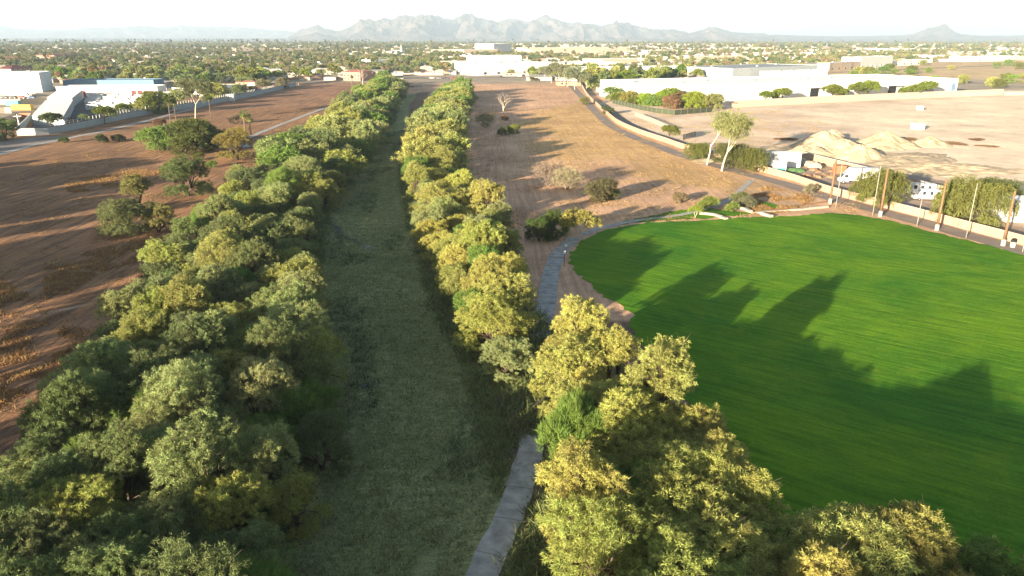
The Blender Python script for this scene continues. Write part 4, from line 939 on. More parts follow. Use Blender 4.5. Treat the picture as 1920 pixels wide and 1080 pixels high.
for i, (u, v) in enumerate(((1475, 262), (1830, 262), (1790, 270), (1850, 275), (1700, 262))):
    p = P(u, v); o = link('weed_mat', PROTO['shrub%d' % (i % 2)][0], None, p, i, (2.6, 1.7, .28), (.36, .24, .14)); tag(o, 'flat mat of reddish dry weeds on the pale yard, ' + ['beyond the weeping trees', 'largest one', 'beside the largest one', 'at the outer end', 'near the small far sand pile'][i], 'weeds', 'dry weed mats')

# ------------------------------------------------------------------ vehicles and yard objects
def wheel_mesh(r=.45, w_=.28): return MB().tube([(0, -w_ / 2, 0), (0, w_ / 2, 0)], r, 14).mesh('tyre', M['rubber']), MB().tube([(0, -w_ / 2 - .02, 0), (0, w_ / 2 + .02, 0)], r * .55, 10).mesh('rim', M['rim'])
WH = wheel_mesh()
def wheels(t, xs, y, r=.45):
    for x in xs:
        for s in (-1, 1): w0 = link('wheel', WH[0], t, (x, s * y, r), 0, r / .45); link('rim', WH[1], w0)
def profile(pts, w_, mi=0, m=None):
    m = m or MB(); k = len(m.v); n = len(pts)
    for s in (-1, 1): m.v += [(x, s * w_ / 2, z) for x, z in pts]
    for i in range(n): j = (i + 1) % n; m.f.append((k + i, k + j, k + n + j, k + n + i)); m.m.append(mi)
    m.f += [tuple(k + i for i in reversed(range(n))), tuple(k + n + i for i in range(n))]; m.m += [mi, mi]; return m
def rv(p, rz, L, stripe, label, group, trailer=False):
    t = thing('travel_trailer' if trailer else 'motor_coach', label, 'motorhome', p, rz, group); h = 3.3
    pts = [(-L / 2, .5), (L / 2 - .2, .5), (L / 2, 1.3), (L / 2 - .1, 2.2), (L / 2 - .6, h), (-L / 2, h)]
    profile(pts, 2.5).build('coach_body', M['paint'], t, color=(1, 1, 1)); wheels(t, (-L * .22, L * .33) if not trailer else (-.5, .5), 1.2)
    m = MB(); m.box(-L * .45, -1.262, 1.0, L * .46, 1.262, 1.35); m.build('side_stripe', M['trim'], t, color=stripe)
    for x in (-.32, -.08, .18): MB().box(L * x, -1.272, 1.8, L * x + .8, 1.272, 2.3).build('coach_window', M['glass'], t)
    if not trailer: profile([(L / 2 - .02, 1.35), (L / 2 - .1, 2.25), (L / 2 - .35, 2.8), (L / 2 - .6, 2.8), (L / 2 - .4, 1.35)], 2.2).build('windscreen', M['glass'], t, (.06, 0, 0))
    MB().box(-1, -.5, h + .003, .2, .5, h + .3).build('roof_vent', M['paint'], t, color=(.95, .95, .95)); return t
k = 0; STR = [((.3, .3, .32), 'grey'), ((.1, .2, .4), 'blue'), ((.35, .1, .08), 'red'), ((.45, .35, .2), 'tan'), ((.25, .45, .5), 'teal')]
for r_, (v, u0, n) in enumerate(((187, 186, 4), (190.5, 180, 4), (194, 178, 4), (198, 176, 4), (202, 176, 4), (207, 174, 3))):
    for i in range(n):
        u = u0 + i * 27 + R.uniform(-3, 3)
        if u > 200 + 80 * (1 - (v - 187) / 50): continue
        sc_, cn = STR[k % 5]; o = rv(P(u, v), R.uniform(-.12, .12) + (3.14 if R.random() < .4 else 0), R.uniform(7, 9.5), sc_, None, 'motorhomes parked in the storage yard', k % 3 == 1)
        pend(o, f'white motorhome with {cn} stripe in row {["one", "two", "three", "four", "five", "six"][r_]} from the red doors,', u, 'from the long shed'); k += 1
for u, v, l in ((303, 172, 'white motorhome parked past the end of the red-doored storage hall'), (318, 181, 'white motorhome in the yard gateway behind the broad tree'), (338, 184, 'long white trailer behind the broad flat-topped tree')): rv(P(u, v), .2, 8.5, STR[1][0], l, 'motorhomes parked in the storage yard')
def van(p, rz, label, col=(1, 1, 1), L=5.6, h=2.3, name='parked_van', cat='van', group=None):
    t = thing(name, label, cat, p, rz, group)
    profile([(-L / 2, .45), (L / 2, .45), (L / 2, 1.05), (L / 2 - .9, 1.25), (L / 2 - 1.6, h), (-L / 2 + .1, h), (-L / 2, 1.6)], 2.0).build('van_body', M['paint'], t, color=col)
    profile([(L / 2 - .98, 1.3), (L / 2 - 1.6, h - .12), (L / 2 - 1.72, h - .12), (L / 2 - 1.2, 1.3)], 1.8).build('windscreen', M['glass'], t, (.07, 0, 0.02))
    for x in (.12, -.12, -.34): MB().box(L * x, -1.012, 1.45, L * x + .7, 1.012, h - .5).build('side_window', M['glass'], t)
    wheels(t, (-L * .3, L * .3), .95, .36)
    for s in (-1, 1): MB().box(L / 2 - .02, s * .75 - .15, .75, L / 2 + .02, s * .75 + .15, .95).build('headlight', M['post'], t)
    return t
van(P(1722, 364), 2.9, 'white van parked behind, beside the yard wall', L=7.2, h=2.9); van(P(1738, 375), 2.95, 'white van parked in front, nearest the largest weeping tree', L=7.0, h=2.8)
van(P(48, 182), .1, 'white van below the big white building', L=6.5, h=2.6)
def box_truck(p, rz, label):
    t = thing('box_truck', label, 'truck', p, rz); MB().box(-4.6, -1.25, 1.0, 2.6, 1.25, 4.4).build('cargo_box', M['paint'], t, color=(1, 1, 1))
    MB().box(-4.7, -1.27, .85, 2.65, 1.27, .997).build('box_sill', M['post'], t)
    profile([(2.7, .5), (5.1, .5), (5.2, 1.3), (4.6, 1.6), (4.0, 2.8), (2.7, 2.9)], 2.1).build('cab', M['paint'], t, color=(1, 1, 1))
    profile([(4.62, 1.66), (4.06, 2.7), (3.9, 2.7), (4.4, 1.66)], 1.9).build('windscreen', M['glass'], t, (.08, 0, 0)); MB().box(3.0, -1.062, 1.7, 3.9, 1.062, 2.5).build('side_window', M['glass'], t)
    profile([(2.62, 3.0), (3.6, 3.1), (2.62, 4.3)], 2.0).build('wind_deflector', M['paint'], t, color=(1, 1, 1)); wheels(t, (-3.0, 4.1), 1.05, .5); return t
o = box_truck(P(1608, 344), 2.98, 'white box truck with its nose toward the timber pole')
def container(u0, u1, v, h_, d_, mt, label, name='storage_container', cat='container', stripes=True, rot=0, extra=None):
    a, b = P(u0, v), P(u1, v); L = (b - a).length; t = thing(name, label, cat, a, math.atan2(b.y - a.y, b.x - a.x) + rot)
    MB().box(0, 0, .15, L, d_, h_).build('container_body', mt, t)
    m = MB(); n = int(L / .6)
    for i in range(n): m.box(.2 + i * .6, -.045, .3, .5 + i * .6, -.003, h_ - .25)
    if stripes: o = m.build('corrugation', mt, t); o['kind'] = 'stuff'
    MB().box(-.06, -.06, h_ + .003, L + .06, d_ + .06, h_ + .12).build('container_roof', M['roofwhite'] if mt == M['white'] else mt, t)
    if extra: extra(t, L, d_, h_)
    return t
container(1449, 1500, 315, 4.6, 3.4, M['white'], 'large white storage trailer behind the teal kiosk'); container(1427, 1443, 311, 3.8, 3.4, M['white'], 'narrow white storage trailer touching the weeping tree')
def kx(t, L, d_, h_): MB().box(.2, -.06, .3, L - .2, -.003, h_ * .45).build('teal_panel', M['teal'], t); MB().box(.3, -.06, h_ * .55, L - .3, -.003, h_ * .85).build('tan_panel', M['cream'], t)
container(1453, 1473, 324, 3.2, 2.6, M['white'], 'small white and teal kiosk in front of the white trailer', 'site_kiosk', 'kiosk', False, extra=kx)
container(22, 58, 207, 3, 3, M['yellow'], 'yellow storage container in the tan-walled yard'); container(38, 59, 224, 3, 5, M['rust'], 'rust-brown container beside the grey shed wing')
container(12, 35, 199, 3, 3, M['teal'], 'greenish container behind the yellow one'); container(1568, 1586, 327, 2.4, 3, M['rust'], 'rust-red skip behind the first timber pole', 'waste_skip', 'skip', False)
container(1885, 1960, 418, 4.2, 9, M['white'], 'white yard building beyond the closest timber pole', 'yard_building', 'building', False)
container(1723, 1731, 207, 2.2, 3, M['white'], 'small lone white box on the pale yard', 'site_box', 'box', False); container(1714, 1733, 244, 2.6, 3.5, M['white'], 'white site cabin on the pale yard below the lone box', 'site_box', 'cabin')
p = P(1690, 388); o = link('blue_cover', rockm(3).mesh('blue_cover', plain('blue_tarp', (.05, .22, .5), .5)), None, p, .3, (3.4, 2, .5)); tag(o, 'flat blue-and-white covered heap behind the block wall', 'heap')

# ------------------------------------------------------------------ buildings
FOOT = []
def hall(name, label, pa, pb, h_, dep, wall='white', roof='roofwhite', openings=(), cat='building', group=None, band=None, ac=0, parapet=.5):
    a, b = P(*pa), P(*pb); L = (b - a).length; an = math.atan2(b.y - a.y, b.x - a.x); t = thing(name, label, cat, (a.x, a.y, 0), an, group)
    ca, sa = math.cos(an), math.sin(an); FOOT.append([(a.x + x * ca - y * sa, a.y + x * sa + y * ca) for x, y in ((-3, -3), (L + 3, -3), (L + 3, dep + 3), (-3, dep + 3))])
    MB().box(0, 0, -.5, L, dep, h_).build('wall', M[wall], t)
    m = MB(); m.box(.3, .3, h_ + .003, L - .3, dep - .3, h_ + .1); m.build('roof', M[roof], t)
    m = MB(); m.box(-.05, -.05, h_ + .003, L + .05, .25, h_ + parapet); m.box(-.05, dep - .25, h_ + .003, L + .05, dep + .05, h_ + parapet); m.box(-.05, .253, h_ + .003, .25, dep - .253, h_ + parapet); m.box(L - .25, .253, h_ + .003, L + .05, dep - .253, h_ + parapet); m.build('parapet', M[wall], t)
    if band: MB().box(-.06, -.07, h_ * .72, L + .06, -.003, h_ * .82).build('wall_band', M[band], t)
    for f, w_, z0, z1, mt in openings:
        x = f * L; nm = 'window' if z0 > .6 else 'door'
        fr = MB().box(x - w_ / 2 - .2, -.1, max(z0 - .2, .0), x + w_ / 2 + .2, -.003, z1 + .2).build(nm, M[wall], t)
        MB().box(x - w_ / 2, -.14, z0 + .02, x + w_ / 2, -.103, z1).build('pane' if nm == 'window' else 'door_leaf', M[mt], fr)
    for f, w_, z0, z1, mt in openings:
        if mt == 'black': MB().box(f * L - w_ * .9, -4, z1 + .5, f * L + w_ * .9, -.003, z1 + .9).build('canopy', M[wall], t)
    for i in range(ac):
        x = L * (i + .5 + R.uniform(-.2, .2)) / ac; y = dep * R.uniform(.3, .7); MB().box(x - 1.3, y - 1, h_ + .103, x + 1.3, y + 1, h_ + 1.5).build('roof_unit', M['roofgrey'], t)
    return t
hall('storage_hall', 'long white storage hall with maroon roller doors beside the coaches', (108, 181), (297, 180), 6.2, 16, 'white', 'roofwhite', [(.44 + i * .075, 3.4, 0, 3.6, 'cream') for i in range(4)] + [(.76 + i * .06, 3.2, 0, 3.8, 'brick') for i in range(4)] + [(.16 + .05 * i, 3, 0, 3.8, 'brick') for i in range(3)])
hall('storage_hall', 'low blue-roofed hall behind the white storage hall', (120, 168), (290, 167), 6.6, 22, 'roofblue', 'roofblue')
def wing(label, quad, z, mt='roofgrey'):
    q = [unp(u, v, z) for u, v in quad]; c0 = q[0]; t = thing('storage_wing', label, 'shed', (c0[0], c0[1], 0)); q = [(x - c0[0], y - c0[1]) for x, y in q]; FOOT.append([(x + c0[0], y + c0[1]) for x, y in q])
    MB().prism(q, -.4, z).build('wall', M['blue_shade'], t); cx_ = sum(p[0] for p in q) / 4; cy_ = sum(p[1] for p in q) / 4
    MB().prism([(cx_ + (x - cx_) * 1.01, cy_ + (y - cy_) * 1.01) for x, y in q], z + .003, z + .3).build('roof', M[mt], t)
    m = MB(); n = 26
    for i in range(1, n): f = i / n; a = Vector(q[0]).lerp(Vector(q[3]), f); b = Vector(q[1]).lerp(Vector(q[2]), f); m.tube([(a.x, a.y, z + .34), (b.x, b.y, z + .34)], .06, 3)
    o = m.build('roof_seam', M['roofwhite'], t); o['kind'] = 'stuff'
wing('near half of the long grey-roofed shed wing', [(60, 217), (118, 221), (136, 190), (86, 189)], 4.2); wing('far half of the grey-roofed shed wing, one step higher', [(88, 184), (135, 185), (154, 170), (110, 169)], 5.0)
hall('white_warehouse', 'big plain white building at the picture edge beyond the tan yards', (-70, 176), (80, 173), 13.5, 34, 'white', 'roofwhite', [(.6, 6, 2, 5, 'blue_shade'), (.75, 5, 1, 4, 'blue_shade'), (.86, 4, 6, 7, 'blue_shade')], ac=2)
hall('long_warehouse', 'very long white warehouse with dark loading doors behind the pale wall', (1228, 196), (1792, 177), 10.4, 75, 'white', 'roofwhite', [(.03, 5, 0, 4, 'cream'), (.36, 5, 0, 6.5, 'black'), (.485, 7, 0, 7, 'black'), (.58, 5, 0, 6, 'black'), (.755, 7, 0, 7, 'black'), (.16, 6, 1, 2, 'blue_shade'), (.22, 9, 1.5, 2.5, 'roofgrey'), (.9, 5, 0, 6, 'blue_shade'), (.985, 4, 1, 8, 'roofblue')], ac=9)
hall('warehouse', 'grey-sided warehouse with green trim behind the long white one', (1372, 152), (1530, 143), 11, 60, 'blue_shade', 'roofgrey', ac=3)
hall('warehouse', 'smaller white building with arched front behind the long warehouse', (1462, 153), (1550, 149), 8, 24, 'white', 'roofwhite', [(.2, 8, 1, 6, 'blue_shade')], ac=3)
WH_ = [('wide white building with flat fronts at the head of the desert strip', (897, 142), (1018, 138), 12, 50, 'white', 3), ('taller white block behind the wide white building', (905, 130), (978, 128), 16, 40, 'white', 3), ('white annex at the culvert end of the wide white building', (826, 128), (880, 130), 9, 22, 'cream', 2),
    ('long low white shed with blue trailers behind the eucalyptus row', (1060, 146), (1330, 143), 9, 40, 'white', 5), ('white shed beyond the long low one', (1010, 134), (1160, 132), 9, 50, 'white', 3), ('cream roofed store behind the cell mast', (1130, 124), (1215, 122), 9, 50, 'cream', 2),
    ('very wide cream building on the horizon side of the white block', (996, 103), (1180, 101), 16, 80, 'cream', 4), ('white hall near the horizon beyond the wide white building', (926, 100), (958, 99), 24, 60, 'white', 1), ('flat white building near the horizon before the mountains', (870, 103), (935, 102), 12, 60, 'cream', 2),
    ('cream building near the horizon beyond the thicket', (808, 101), (848, 101), 10, 40, 'cream', 1), ('low white building beside the cross street', (695, 124), (752, 122), 8, 20, 'white', 2), ('small white trailer office beside the cross street', (730, 149), (756, 148), 5, 10, 'white', 1),
    ('row of white freight sheds beyond the empty tan field', (1554, 133), (1612, 129), 9, 16, 'cream', 2), ('tall white silo-like building beyond the empty tan field', (1612, 129), (1672, 125), 14, 26, 'white', 2), ('low white shed continuing from the tall white building', (1674, 124), (1740, 121), 7, 22, 'white', 2),
    ('white mobile home beside the storage yard, nearer one', (378, 155), (414, 154), 4.5, 9, 'white', 0), ('cream mobile home beside the storage yard, farther one', (446, 147), (482, 146), 4.5, 9, 'cream', 0), ('white flat-roofed workshop behind the big eucalyptus', (383, 183), (422, 180), 5, 34, 'white', 2), ('grey-roofed workshop beside the flat-roofed one', (424, 180), (464, 170), 4.6, 30, 'cream', 1),
    ('low white building with canopy behind the storage hall', (226, 153), (276, 152), 6, 12, 'white', 1), ('cream row building behind the palms near the horizon', (448, 101), (520, 100), 12, 40, 'cream', 2), ('second cream row building near the horizon', (528, 100), (597, 99), 12, 40, 'cream', 2),
    ('pale store beyond the far dark trees', (1290, 116), (1400, 114), 8, 40, 'cream', 2), ('white house row beyond the freight sheds', (1740, 113), (1800, 112), 8, 20, 'white', 0), ('white hall on the horizon side of the flats', (1810, 116), (1900, 114), 8, 30, 'white', 1), ('cream hall near the horizon above the warehouse', (1400, 96), (1450, 96), 10, 60, 'cream', 0), ('pale building at the foot of the lone peak', (1650, 98), (1760, 97), 9, 60, 'white', 0)]
for l, a, b, h_, d_, wl_, ac in WH_: hall('flat_roofed_building', l, a, b, h_, d_, wl_, 'roofgrey' if 'grey-roofed' in l else 'roofwhite', [((i + .5) / 5, 3.5, 1.2, 3.2, 'glass') for i in range(5)] if h_ < 14 else [((i + .5) / 7, 5, 0, 4, 'blue_shade') for i in range(7)], group='flat-roofed buildings', ac=ac)
def hip(t, L, D_, z, rise, mt, ov=.6):
    m = MB(); r = min(L, D_) / 2; a = [(-ov, -ov, z), (L + ov, -ov, z), (L + ov, D_ + ov, z), (-ov, D_ + ov, z)]
    if L >= D_: b = [(r, D_ / 2, z + rise), (L - r, D_ / 2, z + rise)]; m.face([a[0], a[1], b[1], b[0]]); m.face([a[1], a[2], b[1]]); m.face([a[2], a[3], b[0], b[1]]); m.face([a[3], a[0], b[0]])
    else: b = [(L / 2, r, z + rise), (L / 2, D_ - r, z + rise)]; m.face([a[0], a[1], b[0]]); m.face([a[1], a[2], b[1], b[0]]); m.face([a[2], a[3], b[1]]); m.face([a[3], a[0], b[0], b[1]])
    m.face([a[3], a[2], a[1], a[0]]); return m.build('roof', M[mt], t)
def tiled(label, pa, pb, h_, dep, wall='pink', roof='tile', rise=2.2, name='tiled_building', wins=5, group=None):
    a, b = P(*pa), P(*pb); L = (b - a).length; an = math.atan2(b.y - a.y, b.x - a.x); t = thing(name, label, 'building', (a.x, a.y, 0), an, group); ca, sa = math.cos(an), math.sin(an)
    FOOT.append([(a.x + x * ca - y * sa, a.y + x * sa + y * ca) for x, y in ((-3, -3), (L + 3, -3), (L + 3, dep + 3), (-3, dep + 3))])
    MB().box(0, 0, -.5, L, dep, h_ - .003).build('wall', M[wall], t); hip(t, L, dep, h_, rise, roof)
    for s in range(2 if h_ > 5 else 1):
        for i in range(wins):
            x = L * (i + .5) / wins; z = 1 + s * 3.1; fr = MB().box(x - .9, -.1, z - .1, x + .9, -.003, z + 1.5).build('window', M['cream'], t); MB().box(x - .7, -.14, z, x + .7, -.103, z + 1.4).build('pane', M['glass'], fr)
    return t
tiled('pink two-storey building with red tiled roof behind the big leafless tree', (644, 151), (676, 152), 8, 18)
tiled('pink wing with red roof joined behind the two-storey one', (668, 148), (700, 148), 6, 14)
tiled('long pink apartment block with red roofs beyond the big white building, first', (10, 121), (58, 120), 9, 24, 'pink'); tiled('long pink apartment block with red roofs, second from the big white building', (64, 116), (104, 116), 11, 26, 'pink', wins=8); tiled('tan apartment block with flat red roof beside a tall mast', (106, 115), (150, 113), 11, 26, 'pink', wins=8)
tiled('house with dark maroon gabled roof behind the big white building', (22, 139), (66, 137), 5.5, 26, 'cream', 'brick', 4)
t = tiled('white church with low roof and slim steeple near the horizon', (724, 105), (756, 105), 9, 26, 'white', 'roofwhite', 4, 'church'); MB().box(33, -2, -.3, 37, 2, 17).build('bell_tower', M['white'], t); MB().tube([(35, 0, 17.003), (35, 0, 25)], [2.4, .1], 4).build('steeple', M['white'], t)
tiled('low ranch house at the wash side of the cross street', (560, 143), (600, 143), 4, 14, 'cream', 'roofwhite', 1.5); tiled('low pale house beside the ranch house', (600, 139), (636, 139), 4, 14, 'white', 'tile', 1.5)
# culvert headwall and cross street
p = P(770, 163); t = thing('culvert_headwall', 'pale concrete culvert block where the channel meets the cross street', 'culvert', p); MB().box(-9, -2, -1.5, 9, 3, 1.6).build('headwall', M['stone'], t); MB().box(-3, -2.06, -1.4, 3, -2.003, .6).build('culvert_mouth', M['black'], t)
patch('road', ribbon_poly([Vector(P(u, v)[:2]) for u, v in ((-100, 141), (200, 145), (420, 147), (560, 148), (700, 147), (900, 146), (1010, 144), (1060, 140), (1180, 132))], 15), M['asphalt'], .1, 12, edge=10)
for k_, pp in enumerate(([(600, 120), (700, 118), (900, 116), (1300, 112)], [(150, 147), (148, 135), (146, 122), (145, 110)], [(1000, 110), (1300, 122), (1560, 136), (1990, 118)], [(470, 148), (500, 128), (520, 112)])): patch('road', ribbon_poly([Vector(P(u, v)[:2]) for u, v in pp], 12), M['asphalt'], .12, 15, edge=15)
patch('parking_lot', wpoly([(127, 223), (150, 176), (300, 178), (325, 190), (300, 200), (252, 214), (175, 230)]), M['dark'], .08, 6); patch('parking_lot', wpoly([(52, 250), (62, 232), (118, 238), (180, 228), (150, 238), (100, 250)]), M['dark'], .08, 6)
patch('parking_lot', wpoly([(1130, 160), (1240, 166), (1222, 185), (1150, 178)]), M['asphalt'], .08, 6)
patch('gravel_lot', [tuple(q) for q in ribbon_poly([Vector(c) + Vector((4.2, 2.0)) for c in cw[2:]], 6)], M['asphalt'], .05, 4, jit=.3)

# ------------------------------------------------------------------ poles of the town
def upole(u, v, vt, label, arms=1, mt='pole'):
    p = P(u, v); h = hfor(p, vt); t = thing('utility_pole', label, 'utility pole', p, R.uniform(-.4, .4), 'utility poles of the town'); MB().tube([(0, 0, -.3), (0, 0, h)], [.3, .2], 6).build('pole_shaft', M[mt], t)
    for k in range(arms): MB().box(-1.6, -.12, h - 1 - k * 1.2, 1.6, .12, h - .75 - k * 1.2).build('crossarm', M[mt], t)
    return t, p, h
ups = []
for i, (u, v, vt, w_) in enumerate(((257, 150, 108, 'behind the white storage hall, tallest there'), (120, 146, 118, 'beyond the storage hall near the dark street'), (278, 148, 124, 'beside the low canopy building'), (390, 148, 120, 'near the white mobile home'), (472, 146, 118, 'between the mobile homes and dirt field'), (838, 146, 118, 'on the cross street above the culvert'), (865, 140, 114, 'on the cross street past the culvert'), (1296, 127, 96, 'standing tall behind the long low shed'), (1575, 133, 97, 'at the end of the freight sheds'), (1540, 135, 104, 'before the freight sheds, shorter'), (1755, 122, 104, 'past the tall white building'), (1835, 121, 103, 'on the edge of the tan flats'), (1905, 120, 102, 'farthest along the tan flats'), (38, 244, 214, 'white lamp-like pole inside the tan-walled yard'), (131, 236, 219, 'red pole at the yard wall corner'), (985, 145, 128, 'beside the wide white building'), (1040, 140, 124, 'behind the eucalyptus row'), (560, 142, 120, 'near the ranch house'), (640, 140, 118, 'behind the pink building'))):
    t, p, h = upole(u, v, vt, 'utility pole ' + w_, 1 if i % 3 else 2, 'white' if 'white lamp' in w_ else ('brick' if 'red pole' in w_ else 'pole')); ups.append((p, h))
def wire(a, b, label):
    (p, h), (q, g) = a, b; m = MB()
    for off in (-1.4, 1.4):
        pts = [Vector(p).lerp(Vector(q), i / 8) + Vector((0, off, (h + (g - h) * i / 8) - .8 - 2.5 * 4 * (i / 8) * (1 - i / 8))) for i in range(9)]
        m.tube([x - Vector(p) for x in pts], .07, 3, cap=False)
    o = m.build('power_line', M['post'], loc=p); tag(o, label, 'power line', 'power lines')
wire(ups[9], ups[8], 'power line between the two poles at the freight sheds'); wire(ups[8], ups[10], 'power line crossing above the tall white building'); wire(ups[10], ups[11], 'power line along the tan flats'); wire(ups[5], ups[6], 'power line over the culvert street')
p = P(1200, 136); h = hfor(p, 98); t = thing('cell_mast', 'white cell mast with stacked antenna panels above the sheds', 'mast', p); MB().tube([(0, 0, -.3), (0, 0, h)], [.6, .4], 8).build('mast_shaft', M['white'], t)
for lv in (0, 1, 2):
    for a in range(3):
        for s in (-1, 0, 1):
            an = a * 2.094; c = Vector((math.cos(an) * 2.1 - math.sin(an) * s * 1.3, math.sin(an) * 2.1 + math.cos(an) * s * 1.3, 0)); MB().box(-.15, -.45, h - 3 - lv * 6, .15, .45, h - .3 - lv * 6).build('antenna_panel', M['white'], t, c, an)
        
# ------------------------------------------------------------------ the town: houses and trees
vbU = [-300, 0, 70, 84, 110, 300, 400, 480, 560, 640, 760, 900, 1010, 1060, 1130, 1225, 1230, 1400, 1560, 1700, 1920, 2300]
vbV = [125, 132, 138, 148, 156, 158, 160, 160, 150, 150, 143, 138, 146, 158, 172, 170, 160, 140, 126, 117, 112, 110]
def vb(u): return np.interp(u, vbU, vbV)
def town_pts(n, d0, d1, seed, pw=1.0):
    rg = np.random.default_rng(seed); y = d0 + (d1 - d0) * rg.random(n * 3) ** pw; x = (rg.random(n * 3) * 2 - 1) * (y * .945 + 12) * .76
    dep = y * CP + CAMZ * SP; up = y * SP - CAMZ * CP; u = 960 + FPX * x / dep; v = 540 - FPX * up / dep; ok = v < vb(u)
    return x[ok][:n], y[ok][:n], u[ok][:n], v[ok][:n]
def feet_free(x, y):
    ok = np.ones(len(x), bool)
    for f in FOOT: ok &= ~in_poly(x, y, f)
    return ok
def house_proto(i):
    rr = random.Random(i); L, D_, h_ = rr.choice([(16, 10, 3), (20, 11, 3.2), (14, 12, 3), (24, 12, 3.4), (18, 14, 5.6)]); w_ = MB().box(-L / 2, -D_ / 2, -.3, L / 2, D_ / 2, h_); rf = MB(); ov = .7; rise = rr.choice([1.6, 2, .3])
    if i % 3 == 1: w_.box(L * .1, -D_ / 2 - 5, -.3, L * .45, -D_ / 2 - .003, h_ - .05); rf.box(L * .08, -D_ / 2 - 5.5, h_ - .047, L * .47, -D_ / 2 - .71, h_ + .3)
    a = [(-L / 2 - ov, -D_ / 2 - ov, h_ + .003), (L / 2 + ov, -D_ / 2 - ov, h_ + .003), (L / 2 + ov, D_ / 2 + ov, h_ + .003), (-L / 2 - ov, D_ / 2 + ov, h_ + .003)]; b = [(-L / 2 + D_ * .35, 0, h_ + rise), (L / 2 - D_ * .35, 0, h_ + rise)]
    rf.face([a[0], a[1], b[1], b[0]]); rf.face([a[1], a[2], b[1]]); rf.face([a[2], a[3], b[0], b[1]]); rf.face([a[3], a[0], b[0]]); rf.face(a[::-1])
    win = [(-L * .36, L * .0)[k] for k in range(2)]
    return w_.mesh('house_wall', M['bodywall']), rf.mesh('house_roof', M['bodyroof']), D_, L
HP = [house_proto(i) for i in range(6)]; WINM = MB().box(-.9, -.06, 1, .9, 0, 2.3).mesh('window', M['glass']); GAR = MB().box(-2.3, -.06, 0, 2.3, 0, 2.3).mesh('garage_door', M['white'])
WC = [((1.05, 1.02, .98), 'white'), ((.9, .8, .68), 'tan'), ((1.0, .94, .85), 'cream'), ((.85, .62, .5), 'pinkish'), ((.75, .75, .75), 'grey')]; RC = [((1.0, 1.0, 1.0), 'white'), ((.7, .62, .55), 'tan'), ((.55, .3, .22), 'red'), ((.45, .45, .48), 'grey'), ((.95, .9, .82), 'cream')]
def sector(u):
    for a, s in ((110, 'beyond the big white building'), (300, 'beyond the storage hall'), (480, 'beyond the mobile homes'), (700, 'behind the pink building'), (900, 'behind the culvert street'), (1060, 'behind the wide white building'), (1230, 'around the cell mast'), (1400, 'behind the long warehouse roof'), (1600, 'before the freight sheds')):
        if u < a: return s
    return 'on the horizon side of the flats'
HX, HY, HU, HV = town_pts(7500, 560, 5200, 5, 1.25); ok = feet_free(HX, HY); HX, HY, HU, HV = HX[ok], HY[ok], HU[ok], HV[ok]
HXs = np.round(HX / 25) * 25; HYs = np.round(HY / 40) * 40; _, ui = np.unique(np.stack([HXs, HYs], 1), axis=0, return_index=True); HX, HY, HU, HV = HXs[ui] + rng.uniform(-2, 2, len(ui)), HYs[ui] + rng.uniform(-3, 3, len(ui)), HU[ui], HV[ui]
ok = feet_free(HX, HY); HX, HY, HU, HV = HX[ok], HY[ok], HU[ok], HV[ok]; order = np.argsort(HY); farV, farF = [], []
far_h = MB()
for n_, i in enumerate(order):
    x, y = HX[i], HY[i]; rz = R.choice([0, 0, 1.5708]) + R.uniform(-.06, .06) + .1
    if n_ < 280:
        wm, rm, D_, L_ = HP[R.randrange(6)]; (wc, wn_), (rc, rn) = R.choice(WC), R.choice(RC); pr = y < 900
        if pr:
            t = thing('house', None, 'house', (x, y, 0), rz, 'houses of the town'); link('wall', wm, t, color=wc); link('roof', rm, t, color=rc)
            for k in (-.3, -.08): link('window', WINM, t, (L_ * k, -D_ / 2 - .003, 0))
            link('garage_door', GAR, t, (L_ * .36 if L_ > 17 else L_ * .3, -D_ / 2 - .006, 0))
        else: t = link('house', wm, None, (x, y, 0), rz, 1, wc); tag(t, None, 'house', 'houses of the town'); link('roof', rm, t, color=rc)
        pend(t, f'{wn_} house with {rn} roof {sector(HU[i])}', y, 'away')
    else:
        s = 1 if y < 2500 else 1.5; L_, D_, h_ = R.uniform(12, 24) * s, R.uniform(9, 13) * s, R.uniform(3, 4.6) * (1.15 if s > 1 else 1); far_h.box(-L_ / 2, -D_ / 2, -.3, L_ / 2, D_ / 2, h_, 0 if R.random() < .6 else 2, rz, (x, y)); far_h.box(-L_ / 2 - .4, -D_ / 2 - .4, h_ + .003, L_ / 2 + .4, D_ / 2 + .4, h_ + .7, R.choice([1, 2, 2, 3, 4]), rz, (x, y))
o = far_h.build('distant_houses', [M['white'], M['roofwhite'], M['cream'], M['tile'], M['roofgrey']]); tag(o, kind='stuff')
# town trees
def town_tree(seed, Rr, Ht):
    c, lb = crown_mesh('town_tree', Rr, Ht, 9, 20, 12, 1.0, .42, .3, .1, .15, seed, .15, 'cityleaf'); n = len(c.vertices); V = np.empty(n * 3, np.float32); c.vertices.foreach_get('co', V); V = V.reshape(-1, 3)
    tr = []; 
    for a in range(5):
        a0, a1 = a * 1.2566, (a + 1) * 1.2566; b0 = (.22 * math.cos(a0), .22 * math.sin(a0)); b1 = (.22 * math.cos(a1), .22 * math.sin(a1)); t0 = (*b0, -.3); t1 = (*b1, -.3); t2 = (b1[0], b1[1], Ht * .5); t3 = (b0[0], b0[1], Ht * .5); tr += [t0, t1, t2, t0, t2, t3]
    V2 = np.concatenate([V, np.array(tr, np.float32)]); mi = np.concatenate([np.zeros(n // 3), np.ones(len(tr) // 3)])
    return tri_mesh('town_tree', V2, [M['leaf'], M['bark']], mi), tri_mesh('town_tree', V2, [M['cityleaf'], M['bark']], mi)
TT = [town_tree(200, 4.2, 6.8), town_tree(201, 3.4, 7.6), town_tree(202, 5.0, 7.0), town_tree(203, 2.6, 8.5), town_tree(204, 3.8, 5.4)]
